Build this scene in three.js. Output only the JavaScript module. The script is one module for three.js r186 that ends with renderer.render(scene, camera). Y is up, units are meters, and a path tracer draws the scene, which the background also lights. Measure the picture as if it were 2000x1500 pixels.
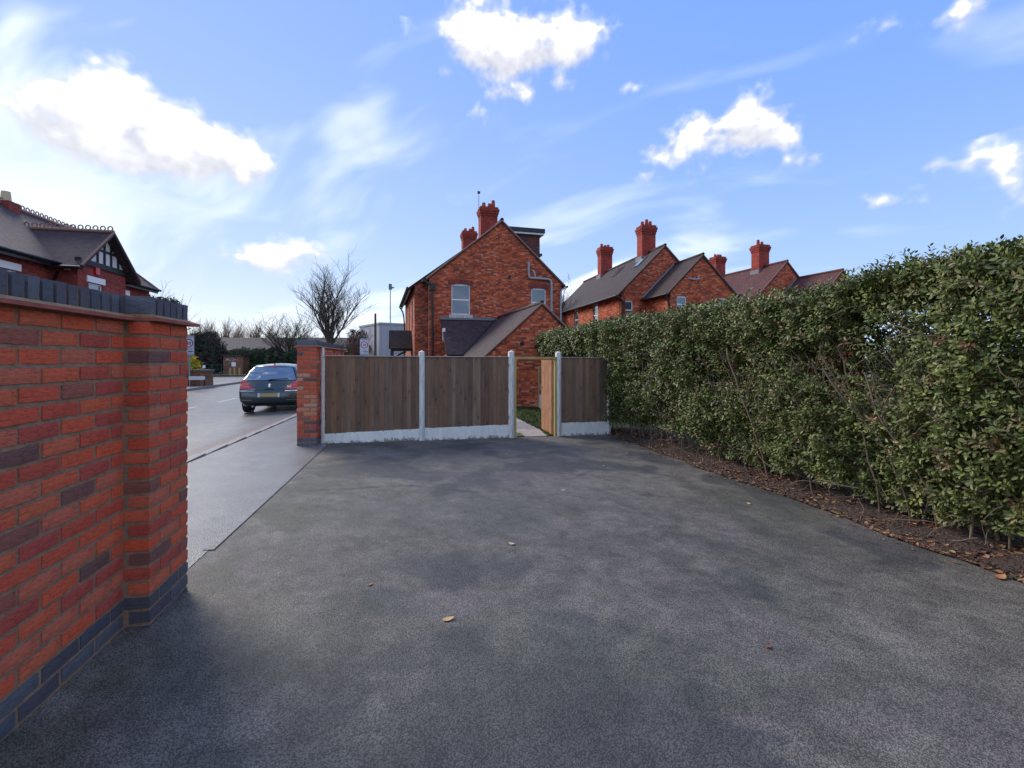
import * as THREE from 'three';
import { mergeGeometries, mergeVertices } from 'three/addons/utils/BufferGeometryUtils.js';

// ---------------------------------------------------------------- camera, sky, sun, exposure
// World: x to the right, y up, -z away from the camera. "Z" below is distance ahead, so z = -Z.
const EYE = 1.40;
const scene = new THREE.Scene();
const camera = new THREE.PerspectiveCamera(2 * Math.atan(750 / 925) * 180 / Math.PI, 4 / 3, 0.05, 2000);
camera.position.set(0, EYE, 0);
camera.setViewOffset(2000, 1500, 0, 50, 2000, 1500);   // rising front: verticals stay vertical
const SUN = { az: -46, el: 30, intensity: 2.2, color: [1.0, 0.91, 0.79], radius: 50 };
const EXPOSURE = 1.52;
const renderer = new THREE.WebGLRenderer();
renderer.toneMapping = THREE.LinearToneMapping;
renderer.toneMappingExposure = EXPOSURE;
renderer.shadowMap.enabled = true;

// ---------------------------------------------------------------- small helpers
let seed = 12345;
function rnd() { seed = (seed + 0x6D2B79F5) | 0; let t = Math.imul(seed ^ (seed >>> 15), 1 | seed); t = (t + Math.imul(t ^ (t >>> 7), 61 | t)) ^ t; return ((t ^ (t >>> 14)) >>> 0) / 4294967296; }
const rr = (a, b) => a + (b - a) * rnd();
const pick = (a) => a[Math.floor(rnd() * a.length)];
const clamp = (x, a = 0, b = 1) => Math.min(b, Math.max(a, x));
const lerp = (a, b, t) => a + (b - a) * t;
const sst = (a, b, x) => { const t = clamp((x - a) / (b - a)); return t * t * (3 - 2 * t); };
function hash(x, y, s) { let h = Math.imul(x | 0, 374761393) + Math.imul(y | 0, 668265263) + Math.imul(s | 0, 2147483647 ^ 0x5bd1e995); h = Math.imul(h ^ (h >>> 13), 1274126177); h ^= h >>> 16; return (h >>> 0) / 4294967296; }
function vn(x, y, s = 0, px = 0, py = 0) {
  let xi = Math.floor(x), yi = Math.floor(y); const fx = x - xi, fy = y - yi;
  const u = fx * fx * (3 - 2 * fx), v = fy * fy * (3 - 2 * fy);
  let x1 = xi + 1, y1 = yi + 1;
  if (px) { xi = ((xi % px) + px) % px; x1 = ((x1 % px) + px) % px; }
  if (py) { yi = ((yi % py) + py) % py; y1 = ((y1 % py) + py) % py; }
  const a = hash(xi, yi, s), b = hash(x1, yi, s), c = hash(xi, y1, s), d = hash(x1, y1, s);
  return a + (b - a) * u + (c - a) * v + (a - b - c + d) * u * v;
}
function fbm(x, y, o, s = 0, p = 0) { let f = 0, a = 0.5, n = 0; for (let i = 0; i < o; i++) { f += a * vn(x, y, s + i * 17, p, p); n += a; a *= 0.5; x *= 2; y *= 2; p *= 2; } return f / n; }
const toS = (c) => 255 * (c <= 0.0031308 ? c * 12.92 : 1.055 * Math.pow(c, 1 / 2.4) - 0.055);
function dataTex(w, h, fn, srgb = true) {      // fn(x, y) -> [r, g, b] linear (srgb) or 0..1
  const d = new Uint8Array(w * h * 4);
  for (let y = 0; y < h; y++) for (let x = 0; x < w; x++) {
    const c = fn(x, y), k = (y * w + x) * 4;
    for (let i = 0; i < 3; i++) d[k + i] = clamp(srgb ? toS(clamp(c[i])) : c[i] * 255, 0, 255);
    d[k + 3] = 255;
  }
  const t = new THREE.DataTexture(d, w, h, THREE.RGBAFormat);
  t.wrapS = t.wrapT = THREE.RepeatWrapping; t.magFilter = THREE.LinearFilter; t.minFilter = THREE.LinearFilter;
  if (srgb) t.colorSpace = THREE.SRGBColorSpace;
  t.needsUpdate = true; return t;
}
function scaled(t, w, h, ox = 0, oy = 0) { const c = t.clone(); c.repeat.set(1 / w, 1 / h); c.offset.set(ox, oy); c.needsUpdate = true; return c; }
const lin = (r, g, b) => new THREE.Color().setRGB(r, g, b);
const mat = (o) => new THREE.MeshStandardMaterial({ side: THREE.DoubleSide, roughness: 0.85, ...o });
const flat = (r, g, b, rough = 0.85, extra = {}) => mat({ color: lin(r, g, b), roughness: rough, ...extra });

const taken = {};
function numbered(name) { const n = taken[name] = (taken[name] ?? -1) + 1; return n ? `${name}_${String(n).padStart(3, '0')}` : name; }
function shade(o) { o.castShadow = true; o.receiveShadow = true; return o; }
function mesh(name, geo, material, parent) {     // a part
  const m = shade(new THREE.Mesh(geo, material)); m.name = name; if (parent) parent.add(m); return m;
}
function thing(name, label, category, x, y, z, turn = 0, group) {
  const o = new THREE.Group(); o.name = numbered(name); o.position.set(x, y, z); o.rotation.y = turn;
  o.userData = { label, category }; if (group) o.userData.group = group; scene.add(o); return o;
}
function single(name, geo, material, label, category, group) {
  const m = mesh(numbered(name), geo, material); m.userData = { label, category }; if (group) m.userData.group = group; scene.add(m); return m;
}
function structure(name, geo, material) { const m = mesh(numbered(name), geo, material); m.userData.kind = 'structure'; scene.add(m); return m; }
function box(w, h, d, x = 0, y = 0, z = 0) { const g = new THREE.BoxGeometry(w, h, d); g.translate(x, y, z); return g; }
function metreUV(g) { const p = g.attributes.position, n = g.attributes.normal, u = g.attributes.uv; for (let i = 0; i < p.count; i++) { const ax = Math.abs(n.getX(i)), ay = Math.abs(n.getY(i)), az = Math.abs(n.getZ(i)); if (ax > ay && ax > az) u.setXY(i, p.getZ(i), p.getY(i)); else if (ay > az) u.setXY(i, p.getX(i), p.getZ(i)); else u.setXY(i, p.getX(i), p.getY(i)); } return g; }
function boxAt(x0, x1, y0, y1, z0, z1) { return metreUV(box(x1 - x0, y1 - y0, z1 - z0, (x0 + x1) / 2, (y0 + y1) / 2, (z0 + z1) / 2)); }
function merge(list) { const a = list.map((g) => { const n = g.index ? g.toNonIndexed() : g; for (const k of Object.keys(n.attributes)) if (!['position', 'normal', 'uv'].includes(k)) n.deleteAttribute(k); return n; }); return mergeGeometries(a, false); }
function tube(points, r, sides = 6, seg = 0) { const c = new THREE.CatmullRomCurve3(points.map((p) => new THREE.Vector3(...p)), false, 'centripetal'); return new THREE.TubeGeometry(c, seg || points.length * 3, r, sides, false); }
function bar(a, b, r0, r1 = r0, sides = 6) {
  const va = new THREE.Vector3(...a), vb = new THREE.Vector3(...b), d = vb.clone().sub(va), L = d.length();
  const g = new THREE.CylinderGeometry(r1, r0, L, sides, 1); g.translate(0, L / 2, 0);
  g.applyQuaternion(new THREE.Quaternion().setFromUnitVectors(new THREE.Vector3(0, 1, 0), d.normalize())); g.translate(...a); return g;
}
function shapeOf(pts) { const s = new THREE.Shape(); pts.forEach(([x, y], i) => (i ? s.lineTo(x, y) : s.moveTo(x, y))); s.closePath(); return s; }
function rectHole(x0, y0, x1, y1) { const p = new THREE.Path(); p.moveTo(x0, y0); p.lineTo(x0, y1); p.lineTo(x1, y1); p.lineTo(x1, y0); p.closePath(); return p; }
// flat slab: outline in its own xy plane, thickness along z (front face at z = 0); uv in metres
function slab(pts, thick, holes = []) { const s = shapeOf(pts); s.holes.push(...holes); const g = new THREE.ExtrudeGeometry(s, { depth: thick, bevelEnabled: false, curveSegments: 8 }); g.translate(0, 0, -thick); return g; }

// ---------------------------------------------------------------- the sky (computed, air and clouds only) and the sun
const sunDir = new THREE.Vector3(Math.sin(SUN.az * Math.PI / 180) * Math.cos(SUN.el * Math.PI / 180), Math.sin(SUN.el * Math.PI / 180), -Math.cos(SUN.az * Math.PI / 180) * Math.cos(SUN.el * Math.PI / 180));
{
  const W = 3072, H = 1536, data = new Float32Array(W * H * 4);
  const dirOf = (az, el) => [Math.sin(az) * Math.cos(el), Math.sin(el), -Math.cos(az) * Math.cos(el)];
  const lobes = [];                                          // cumulus: lobes by bearing, elevation and half sizes in degrees
  const puff = (az, el, rx, ry, w = 1) => { const c = dirOf(az * Math.PI / 180, el * Math.PI / 180), a = az * Math.PI / 180; lobes.push({ c, e: el * Math.PI / 180, h: Math.atan2(c[2], c[0]), r: [Math.cos(a), 0, Math.sin(a)], rx: rx * 0.90 * Math.PI / 180, ry: ry * 0.90 * Math.PI / 180, w }); };
  // the big bank on the left, the one overhead, the broken one on the right, small ones
  puff(-40.7, 22.9, 2.8, 2.4, 1.1); puff(-43.9, 21.3, 2.7, 1.6, 0.9); puff(-42.2, 20.4, 4.0, 2.2, 0.95); puff(-37.9, 22.1, 3.9, 2.5, 1.05); puff(-34.7, 21.1, 3.9, 2.1, 1.0); puff(-31.2, 20.5, 3.3, 1.6, 0.95); puff(-28.6, 20.3, 1.6, 1.2, 0.8); puff(-39.0, 19.0, 6.1, 1.9, 0.6);
  puff(-4.6, 35.2, 4.3, 3.0, 1.0); puff(0.0, 33.6, 4.6, 2.5, 1.0); puff(5.3, 34.6, 4.6, 2.4, 0.8); puff(8.0, 33.6, 3.6, 1.8, 0.6); puff(-0.9, 29.4, 2.6, 0.9, 0.7); puff(-8.1, 30.9, 1.2, 1.3, 0.5); puff(5.6, 30.4, 1.2, 1.0, 0.6); puff(-4.3, 27.6, 0.9, 1.2, 0.45);
  puff(27.2, 25.0, 2.3, 2.3, 0.9); puff(24.4, 24.4, 3.0, 1.7, 0.75); puff(19.4, 23.4, 2.8, 2.3, 0.8); puff(28.4, 23.2, 2.1, 1.4, 0.7); puff(15.8, 20.3, 1.4, 0.8, 0.6); puff(30.3, 21.9, 1.2, 0.9, 0.6); puff(30.3, 19.9, 1.9, 0.8, 0.55); puff(21.8, 25.0, 1.1, 1.0, 0.4);
  puff(-27.7, 10.8, 2.4, 1.3, 0.85); puff(-23.9, 11.6, 3.5, 1.4, 0.85); puff(-38.1, 14.4, 1.6, 0.6, 0.6); puff(-29.8, 18.4, 0.7, 1.0, 0.5); puff(44.7, 16.9, 1.2, 1.0, 0.65); puff(46.2, 16.1, 1.0, 1.5, 0.65); puff(42.1, 17.0, 1.0, 0.6, 0.5); puff(37.9, 15.0, 1.6, 1.0, 0.6);
  puff(40.3, 14.6, 1.3, 1.1, 0.5); puff(46.7, 13.0, 0.9, 1.4, 0.7); puff(43.9, 28.1, 1.9, 1.0, 0.65); puff(37.9, 29.0, 1.7, 1.1, 0.5); puff(13.7, 29.1, 1.4, 0.5, 0.5);
  let s0 = seed; seed = 777;
  for (let i = 0; i < 46; i++) {                             // the same kind of broken cumulus all round
    const az = 56 + rnd() * 248, el = 9 + Math.pow(rnd(), 1.2) * 62, s = rr(0.6, 1.5);
    for (let k = 0; k < 4; k++) puff(az + rr(-6, 6) * s, el + rr(-2, 2) * s, rr(2.5, 6) * s, rr(1.5, 3.4) * s, rr(0.65, 1.1));
  }
  seed = s0;
  for (let y = 0; y < H; y++) {
    const el = ((y + 0.5) / H - 0.5) * Math.PI, ce = Math.cos(el), se = Math.sin(el), e = Math.max(0, el) * 180 / Math.PI;
    const row = el < -0.02 ? [] : lobes.filter((L) => Math.abs(el - L.e) < 2.4 * L.ry), bins = Array.from({ length: 96 }, () => []);
    for (const L of row) for (let q = 0; q < 96; q++) { let d = Math.abs(((q + 0.5) / 96 - 0.5) * 2 * Math.PI - L.h); if (d > Math.PI) d = 2 * Math.PI - d; if (d < 2.5 * L.rx / Math.max(0.15, ce) + 0.05 || ce < 0.4) bins[q].push(L); }
    for (let x = 0; x < W; x++) {
      const k = (y * W + x) * 4; data[k + 3] = 1; if (el < -0.25) { data[k] = 0.16; data[k + 1] = 0.15; data[k + 2] = 0.14; continue; }
      const phi = ((x + 0.5) / W - 0.5) * 2 * Math.PI, dx = ce * Math.cos(phi), dz = ce * Math.sin(phi), dy = se;
      // clear air: deep blue high up, pale low down, paler and warmer towards the sun
      const cs = dx * sunDir.x + dy * sunDir.y + dz * sunDir.z, t = 1 - Math.exp(-e / 17);
      const near = Math.pow(clamp(0.5 + 0.5 * cs), 6), low = Math.exp(-e / 3.2);
      let r = lerp(0.45, 0.092, t), g = lerp(0.60, 0.228, t), b = lerp(0.76, 0.635, t);
      r += near * 0.20 * (1 - t * 0.6); g += near * 0.17 * (1 - t * 0.6); b += near * 0.06;
      const gl = low * Math.pow(clamp(0.5 + 0.5 * cs), 10); r += gl * 0.75; g += gl * 0.36; b -= gl * 0.12;
      if (el > -0.02) {
        // thin high streaks
        const px = dx / (dy + 0.22), pz = dz / (dy + 0.22), a = px * 0.80 + pz * 0.60, c = -px * 0.60 + pz * 0.80;
        const wv = fbm(a * 1.1 + 7, c * 1.1 + 3, 3, 31) * 1.6;
        let ci = fbm(a * 1.3 + wv, c * 4.2 + wv * 1.5, 5, 5); ci = sst(0.46, 0.80, ci) * (0.30 + 0.55 * sst(0.35, 0.65, fbm(a * 0.7 + 2, c * 0.7, 3, 77)));
        ci *= sst(-0.02, 0.12, el);
        r = lerp(r, 1.0, ci * 0.78); g = lerp(g, 1.02, ci * 0.78); b = lerp(b, 1.08, ci * 0.78);
        // cumulus
        let d = 0, up = 0;
        for (const L of bins[x * 96 / W | 0]) {
          const q = dx * L.c[0] + dy * L.c[1] + dz * L.c[2]; if (q < 0.9) continue;
          const lx = (dx * L.r[0] + dz * L.r[2]) / (L.rx * Math.sqrt(1 - L.c[1] * L.c[1]));
          if (lx > 2.4 || lx < -2.4) continue;
          const ly = (el - L.e) / L.ry; if (ly > 2.4 || ly < -2.4) continue;
          const f = Math.exp(-(lx * lx + ly * ly) * (ly < 0 ? 0.55 : 0.95)) * L.w; d += f; up += f * ly;
        }
        if (d > 0.06) {
          const fx = phi * 57.3, fy = el * 57.3;
          const n = fbm(fx * 0.42 + 40, fy * 0.55 + 9, 6, 55), n2 = fbm(fx * 1.5, fy * 1.7, 4, 91);
          const dd = Math.min(d, 1.15) * 1.1 + (n - 0.5) * 1.35 + (n2 - 0.5) * 0.5;
          const m = 0.95 * sst(0.24, 1.10, dd), ly = clamp(up / d, -1.2, 1.2), w = clamp(0.98 + 0.14 * ly + (n - 0.5) * 0.35 + (n2 - 0.5) * 0.25, 0.66, 1.2), core = sst(0.55, 0.95, m) * sst(-0.9, 0.5, ly + (n - 0.5) * 1.5);
          const cl = w * (0.66 + 0.62 * core); r = lerp(r, 0.97 * cl, m); g = lerp(g, 0.98 * cl, m); b = lerp(b, 1.0 * cl + 0.03, m);
        }
      } else { const v = Math.exp(el * 14); r = lerp(0.16, r, v); g = lerp(0.15, g, v); b = lerp(0.14, b, v); }
      data[k] = Math.max(0, r); data[k + 1] = Math.max(0, g); data[k + 2] = Math.max(0, b);
    }
  }
  const sky = new THREE.DataTexture(data, W, H, THREE.RGBAFormat, THREE.FloatType);
  sky.mapping = THREE.EquirectangularReflectionMapping; sky.magFilter = THREE.LinearFilter; sky.minFilter = THREE.LinearFilter; sky.colorSpace = THREE.LinearSRGBColorSpace; sky.needsUpdate = true;
  scene.background = sky; scene.environment = sky;
}
const sun = new THREE.DirectionalLight(lin(...SUN.color), SUN.intensity);
sun.position.copy(sunDir).multiplyScalar(120); sun.target.position.set(0, 0, -15); sun.castShadow = true; sun.shadow.radius = SUN.radius;
Object.assign(sun.shadow.camera, { left: -70, right: 70, top: 60, bottom: -60, near: 1, far: 320 }); sun.shadow.mapSize.set(4096, 4096);
scene.add(sun, sun.target);

// ---------------------------------------------------------------- lie of the land
const U = [-0.212, 0.977], V = [0.977, 0.212], O = [-4.73, 6.95];         // road frame: U away along the road, V to the right of it, O on the near kerb
const roadPt = (r, s) => [O[0] + U[0] * r + V[0] * s, O[1] + U[1] * r + V[1] * s];
const toRoad = (X, Z) => { const a = X - O[0], b = Z - O[1]; return [a * U[0] + b * U[1], a * V[0] + b * V[1]]; };
function land(X, Z) {
  const [, s] = toRoad(X, Z);
  const side = sst(0, 2.5, s);
  const zr = Z < 9 ? Z : 9 + 6 * (1 - Math.exp(-(Z - 9) / 6)), zg = Z < 18 ? Z : 18 + 3 * (1 - Math.exp(-(Z - 18) / 3));
  const Zc = Math.max(-3, lerp(zr, zg, side)), Xc = X < -5 ? -5 - (1 - Math.exp((X + 5) / 2)) : X > 4 ? 4 + 2 * (1 - Math.exp(-(X - 4) / 2)) : X;
  return -0.0278 * (Zc - 2.46) - 0.0206 * (Xc + 1.88) - 0.1 * sst(-0.25, -2.2, s);
}
// a sheet over the region inside(X, Z), on a grid in the road frame, lying `lift` above the land
function sheet(r0, r1, s0, s1, step, lift, uvScale = 1, shadeFn = null, bend = null) {
  const nr = Math.max(1, Math.round((r1 - r0) / step)), ns = Math.max(1, Math.round((s1 - s0) / step)), pos = [], uv = [], idx = [], col = [];
  for (let i = 0; i <= nr; i++) for (let j = 0; j <= ns; j++) {
    const r = lerp(r0, r1, i / nr); let s = lerp(s0, s1, j / ns); if (bend) s = bend(r, s, j / ns);
    const [X, Z] = roadPt(r, s); pos.push(X, land(X, Z) + lift, -Z); uv.push(X * uvScale, Z * uvScale);
    if (shadeFn) col.push(...shadeFn(X, Z));
  }
  for (let i = 0; i < nr; i++) for (let j = 0; j < ns; j++) { const a = i * (ns + 1) + j, b = a + 1, c = a + ns + 1, d = c + 1; idx.push(a, b, c, b, d, c); }
  const g = new THREE.BufferGeometry(); g.setAttribute('position', new THREE.Float32BufferAttribute(pos, 3)); g.setAttribute('uv', new THREE.Float32BufferAttribute(uv, 2));
  if (shadeFn) g.setAttribute('color', new THREE.Float32BufferAttribute(col, 3));
  g.setIndex(idx); g.computeVertexNormals(); return g;
}

// ---------------------------------------------------------------- surface textures
// tarmac: 1.6 m tile of chippings in bitumen
const tarTile = (() => {
  const N = 1024, h = new Float32Array(N * N), tone = new Float32Array(N * N); let s0 = seed; seed = 4242;
  for (let i = 0; i < 90000; i++) {                         // stones 2..6 mm across, each with its own tone
    const cx = rnd() * N, cy = rnd() * N, R = rr(0.9, 2.4), hh = rr(0.35, 1), t = rnd();
    const tn = t < 0.04 ? 2.0 : t < 0.2 ? 1.35 : t < 0.65 ? 1.0 : 0.72;
    for (let y = Math.floor(cy - R); y <= cy + R; y++) for (let x = Math.floor(cx - R); x <= cx + R; x++) {
      const q = ((x - cx) ** 2 + (y - cy) ** 2) / (R * R); if (q > 1) continue; const k = ((y + N) % N) * N + ((x + N) % N), v = hh * Math.sqrt(1 - q);
      if (v > h[k]) { h[k] = v; tone[k] = tn; }
    }
  }
  seed = s0;
  const height = dataTex(N, N, (x, y) => { const v = h[y * N + x] * 0.75 + 0.25 * vn(x / 64, y / 64, 3, 16, 16); return [v, v, v]; }, false);
  const color = dataTex(N, N, (x, y) => { const k = y * N + x, f = 0.85 + 0.3 * vn(x / 128, y / 128, 8, 8, 8); const v = (h[k] > 0.05 ? 0.30 + 0.25 * tone[k] : 0.22) * f; return [v, v, v]; });
  return { height, color };
})();
// brickwork for walls too far off to tell bricks apart: 2.25 x 1.2 m
function brickTile(palette, mortar, sd) {
  const W = 1024, H = 1024, bw = W / 20, bh = H / 32;
  const at = (x, y) => { const row = Math.floor(y / bh), off = row % 2 ? 0.5 : 0, u = x / bw + off, i = Math.floor(u) % 20, fx = (u - Math.floor(u)) * 225, fy = (y / bh - row) * 75; return [row, i, fx, fy]; };
  const color = dataTex(W, H, (x, y) => {
    const [row, i, fx, fy] = at(x, y); let head = hash(i, row, sd + 5) < 0.33, id = i * 2; let mort = fx < 9 || fy < 9;
    if (head) { id += fx > 112 ? 1 : 0; if (fx > 108 && fx < 117) mort = true; }
    const n = 0.82 + 0.36 * vn(x / 7, y / 7, sd, 0, 0);
    if (mort) return mortar.map((c) => c * n);
    const p = palette[Math.floor(hash(id, row, sd) * palette.length)], st = fbm(x / 170, y / 128, 4, sd + 31, 0), v = (0.72 + 0.5 * hash(id, row, sd + 9)) * n * (0.62 + 0.76 * st); return p.map((c) => c * v);
  });
  const height = dataTex(W, H, (x, y) => { const [row, i, fx, fy] = at(x, y); const m = fx < 9 || fy < 9; const v = m ? 0.2 : 0.75 + 0.25 * hash(i, row, sd + 2) * vn(x / 9, y / 9, sd); return [v, v, v]; }, false);
  return { color: scaled(color, 4.5, 2.4), height: scaled(height, 4.5, 2.4) };
}
const bkOrange = brickTile([[.52, .125, .045], [.58, .150, .050], [.46, .105, .040], [.40, .085, .040], [.60, .185, .070], [.33, .080, .042], [.54, .130, .042], [.50, .11, .04], [.58, .27, .16], [.22, .062, .045], [.26, .07, .045]], [.30, .17, .105], 11);
const bkRed = brickTile([[.30, .045, .032], [.34, .056, .036], [.25, .038, .030], [.28, .050, .038]], [.20, .09, .07], 23);
const bkBrown = brickTile([[.22, .105, .060], [.26, .125, .070], [.18, .088, .055], [.24, .11, .06]], [.22, .15, .11], 37);
const brickMat = (t, tint = [1, 1, 1]) => mat({ map: t.color, bumpMap: t.height, bumpScale: 0.012, color: lin(...tint), roughness: 0.9 });
const M = {};
M.houseBrick = brickMat(bkOrange, [1.06, .80, .74]); M.houseBrick2 = brickMat(bkOrange, [0.9, 0.78, 0.85]); M.redBrick = brickMat(bkRed); M.stackBrick = brickMat(bkRed, [1.15, 0.9, 0.8]);
// plain tiles: 1.65 x 1.6 m, courses 100 mm
function tileTile(palette, sd) {
  const W = 512, H = 512, tw = W / 10, th = H / 16;
  const id = (x, y) => { const row = Math.floor(y / th), u = x / tw + (row % 2) * 0.5; return [Math.floor(u) % 10, row, u - Math.floor(u), y / th - row]; };
  const color = dataTex(W, H, (x, y) => { const [i, row, fx, fy] = id(x, y), p = palette[Math.floor(hash(i, row, sd) * palette.length)], n = (0.75 + 0.5 * hash(i, row, sd + 3)) * (0.8 + 0.4 * vn(x / 5, y / 5, sd, 0, 0)); const e = fx < 0.05 ? 0.4 : 1; return p.map((c) => c * n * e); });
  const height = dataTex(W, H, (x, y) => { const [i, row, fx, fy] = id(x, y); const v = fx < 0.05 ? 0.1 : 0.15 + 0.8 * (1 - fy) + 0.05 * hash(i, row, sd + 7); return [v, v, v]; }, false);
  return { color: scaled(color, 1.65, 1.6), height: scaled(height, 1.65, 1.6) };
}
const tlBrown = tileTile([[.095, .060, .062], [.115, .068, .064], [.080, .055, .062], [.13, .072, .060], [.07, .052, .058]], 3);
const tlMossy = tileTile([[.085, .062, .055], [.10, .066, .055], [.075, .060, .050], [.09, .075, .055], [.065, .05, .05]], 41);
const tlRed = tileTile([[.17, .062, .048], [.14, .055, .046], [.19, .07, .05], [.12, .055, .048]], 67);
const tileMat = (t, tint = [1, 1, 1]) => mat({ map: t.color, bumpMap: t.height, bumpScale: 0.03, color: lin(...tint), roughness: 0.8 });
M.tileBrown = tileMat(tlBrown, [.56, .50, .52]); M.tileMossy = tileMat(tlMossy, [.62, .50, .48]); M.tileRed = tileMat(tlRed, [.72, .58, .58]); M.slate = tileMat(tlMossy, [0.48, 0.50, 0.62]);
// general grain
const grainTex = dataTex(512, 512, (x, y) => { const v = 0.55 + 0.45 * fbm(x / 64, y / 64, 5, 9, 8); const s = hash(x, y, 5) < 0.012 ? 0.7 : 1; return [v * s, v * s, v * s]; });
const grainBump = dataTex(512, 512, (x, y) => { const v = fbm(x / 16, y / 16, 4, 19, 32); return [v, v, v]; }, false);
const rough = (w) => ({ map: scaled(grainTex, w, w), bumpMap: scaled(grainBump, w, w) });
M.white = flat(.84, .84, .84, .45); M.black = flat(.012, .012, .014, .4); M.pipeGrey = flat(.34, .34, .37, .45); M.lead = flat(.16, .17, .19, .6);
M.timberBlack = flat(.015, .014, .016, .6); M.stone = mat({ color: lin(.62, .60, .55), ...rough(0.8), bumpScale: .004 }); M.verge = flat(.27, .15, .11, .9);
M.render = flat(.70, .70, .72, .8); M.cream = flat(.55, .45, .28, .8); M.pot = flat(.36, .055, .04, .8);
M.glass = new THREE.MeshPhysicalMaterial({ color: lin(.07, .085, .10), roughness: .04, metalness: 0, clearcoat: 1, clearcoatRoughness: .03, ior: 1.9 });
M.curtain = flat(.42, .44, .47, .9);
M.galv = flat(.33, .35, .37, .5, { metalness: .6 });

// ---------------------------------------------------------------- the ground
M.grassGround = mat({ color: lin(.065, .085, .028), ...rough(1.3), bumpScale: .02, roughness: 1 });
{
  // one sheet out to the horizon, a hand's breadth under everything laid on it
  const pos = [], idx = [], uv = [], n = 90, ext = (t) => Math.sign(t) * (Math.abs(t) * 22 + Math.pow(Math.abs(t), 4) * 900);
  for (let i = 0; i <= n; i++) for (let j = 0; j <= n; j++) { const X = ext(i / n * 2 - 1), Z = 16 + ext(j / n * 2 - 1); pos.push(X, land(X, Z) - 0.09, -Z); uv.push(X, Z); }
  for (let i = 0; i < n; i++) for (let j = 0; j < n; j++) { const a = i * (n + 1) + j, b = a + 1, c = a + n + 1, d = c + 1; idx.push(a, c, b, b, c, d); }
  const g = new THREE.BufferGeometry(); g.setAttribute('position', new THREE.Float32BufferAttribute(pos, 3)); g.setAttribute('uv', new THREE.Float32BufferAttribute(uv, 2)); g.setIndex(idx); g.computeVertexNormals();
  structure('ground', g, M.grassGround);
}
const wearAt = (X, Z) => {                                   // stains, moss and worn patches of the drive, with ragged outlines
  const w = fbm(X * 1.3 + 5, Z * 1.3, 4, 3), w2 = fbm(X * 0.45 + 9, Z * 0.45 + 2, 4, 13), f = fbm(X * 5, Z * 5, 4, 23), ff = fbm(X * 16, Z * 16, 3, 29);
  let c = [0.312, 0.280, 0.226].map((v) => v * (0.66 + 0.55 * w2 + 0.65 * (f - 0.5) + 0.75 * (ff - 0.5)));
  const mix = (k, b) => { c = c.map((v, i) => lerp(v, b[i] * (0.75 + 0.5 * ff), clamp(k))); };
  mix(0.8 * sst(0.52, 0.66, w + 0.3 * (f - 0.5)) * sst(0.36, 0.52, w2), [0.115, 0.115, 0.118]);                   // dark damp patches
  mix(0.45 * sst(0.56, 0.70, fbm(X * 0.9 + 30, Z * 0.9, 5, 43)), [0.165, 0.175, 0.125]);                          // green algae film
  mix(0.5 * sst(0.58, 0.68, fbm(X * 2.1 + 3, Z * 2.1 + 8, 5, 53)), [0.32, 0.265, 0.25]);                         // pinkish worn bitumen
  for (const [x0, z0, x1, z1] of [[-2.9, 5.05, -1.2, 5.6], [-1.2, 5.6, -.4, 5.35], [-2.75, 4.1, -2.2, 4.55], [.2, 6.7, .9, 6.35], [.9, 6.35, 1.1, 6.6]]) {   // crooked old cracks, filled with dirt
    const lx = x1 - x0, lz = z1 - z0, t = clamp(((X - x0) * lx + (Z - z0) * lz) / (lx * lx + lz * lz)), d = Math.hypot(X - x0 - t * lx, Z - z0 - t * lz) + 0.10 * (fbm(X * 6, Z * 6, 3, 83) - 0.5); mix(0.7 * sst(0.05, 0.015, Math.abs(d)), [0.085, 0.085, 0.085]); }
  const [, s] = toRoad(X, Z); mix(0.55 * sst(0.5, 0.62, fbm(X * 3 + 1, Z * 3, 4, 63)) * sst(2.6, 1.9, s), [0.13, 0.135, 0.06]); // moss along the edging
  return c;
};
M.drive = mat({ map: scaled(tarTile.color, 1.6, 1.6), bumpMap: scaled(tarTile.height, 1.6, 1.6), bumpScale: 0.003, vertexColors: true, roughness: 0.7 });
const hedgeX = (Z) => 2.35 + (11 - Z) * 0.185, bedX = (Z) => hedgeX(Z) - 0.26 + 0.10 * (vn(Z * 1.7, 3, 7) - 0.5) + 0.04 * (vn(Z * 7, 5, 8) - .5);
const F0 = [-3.45, 8.56], FD = [0.938, 0.3467];                                  // the fence: start and direction
const fencePt = (t, back = 0) => [F0[0] + FD[0] * t - FD[1] * back, F0[1] + FD[1] * t + FD[0] * back];
structure('driveway', sheet(-11.5, 3.9, 1.70, 9.2, 0.035, 0.0, 1, wearAt, (r, s, q) => {
  const [, Z] = roadPt(r, s); const [rb, sb] = toRoad(bedX(Math.min(Z, 12)), Math.min(Z, 12)); void rb; return lerp(1.70, sb + 0.02, q);
}), M.drive);
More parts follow.
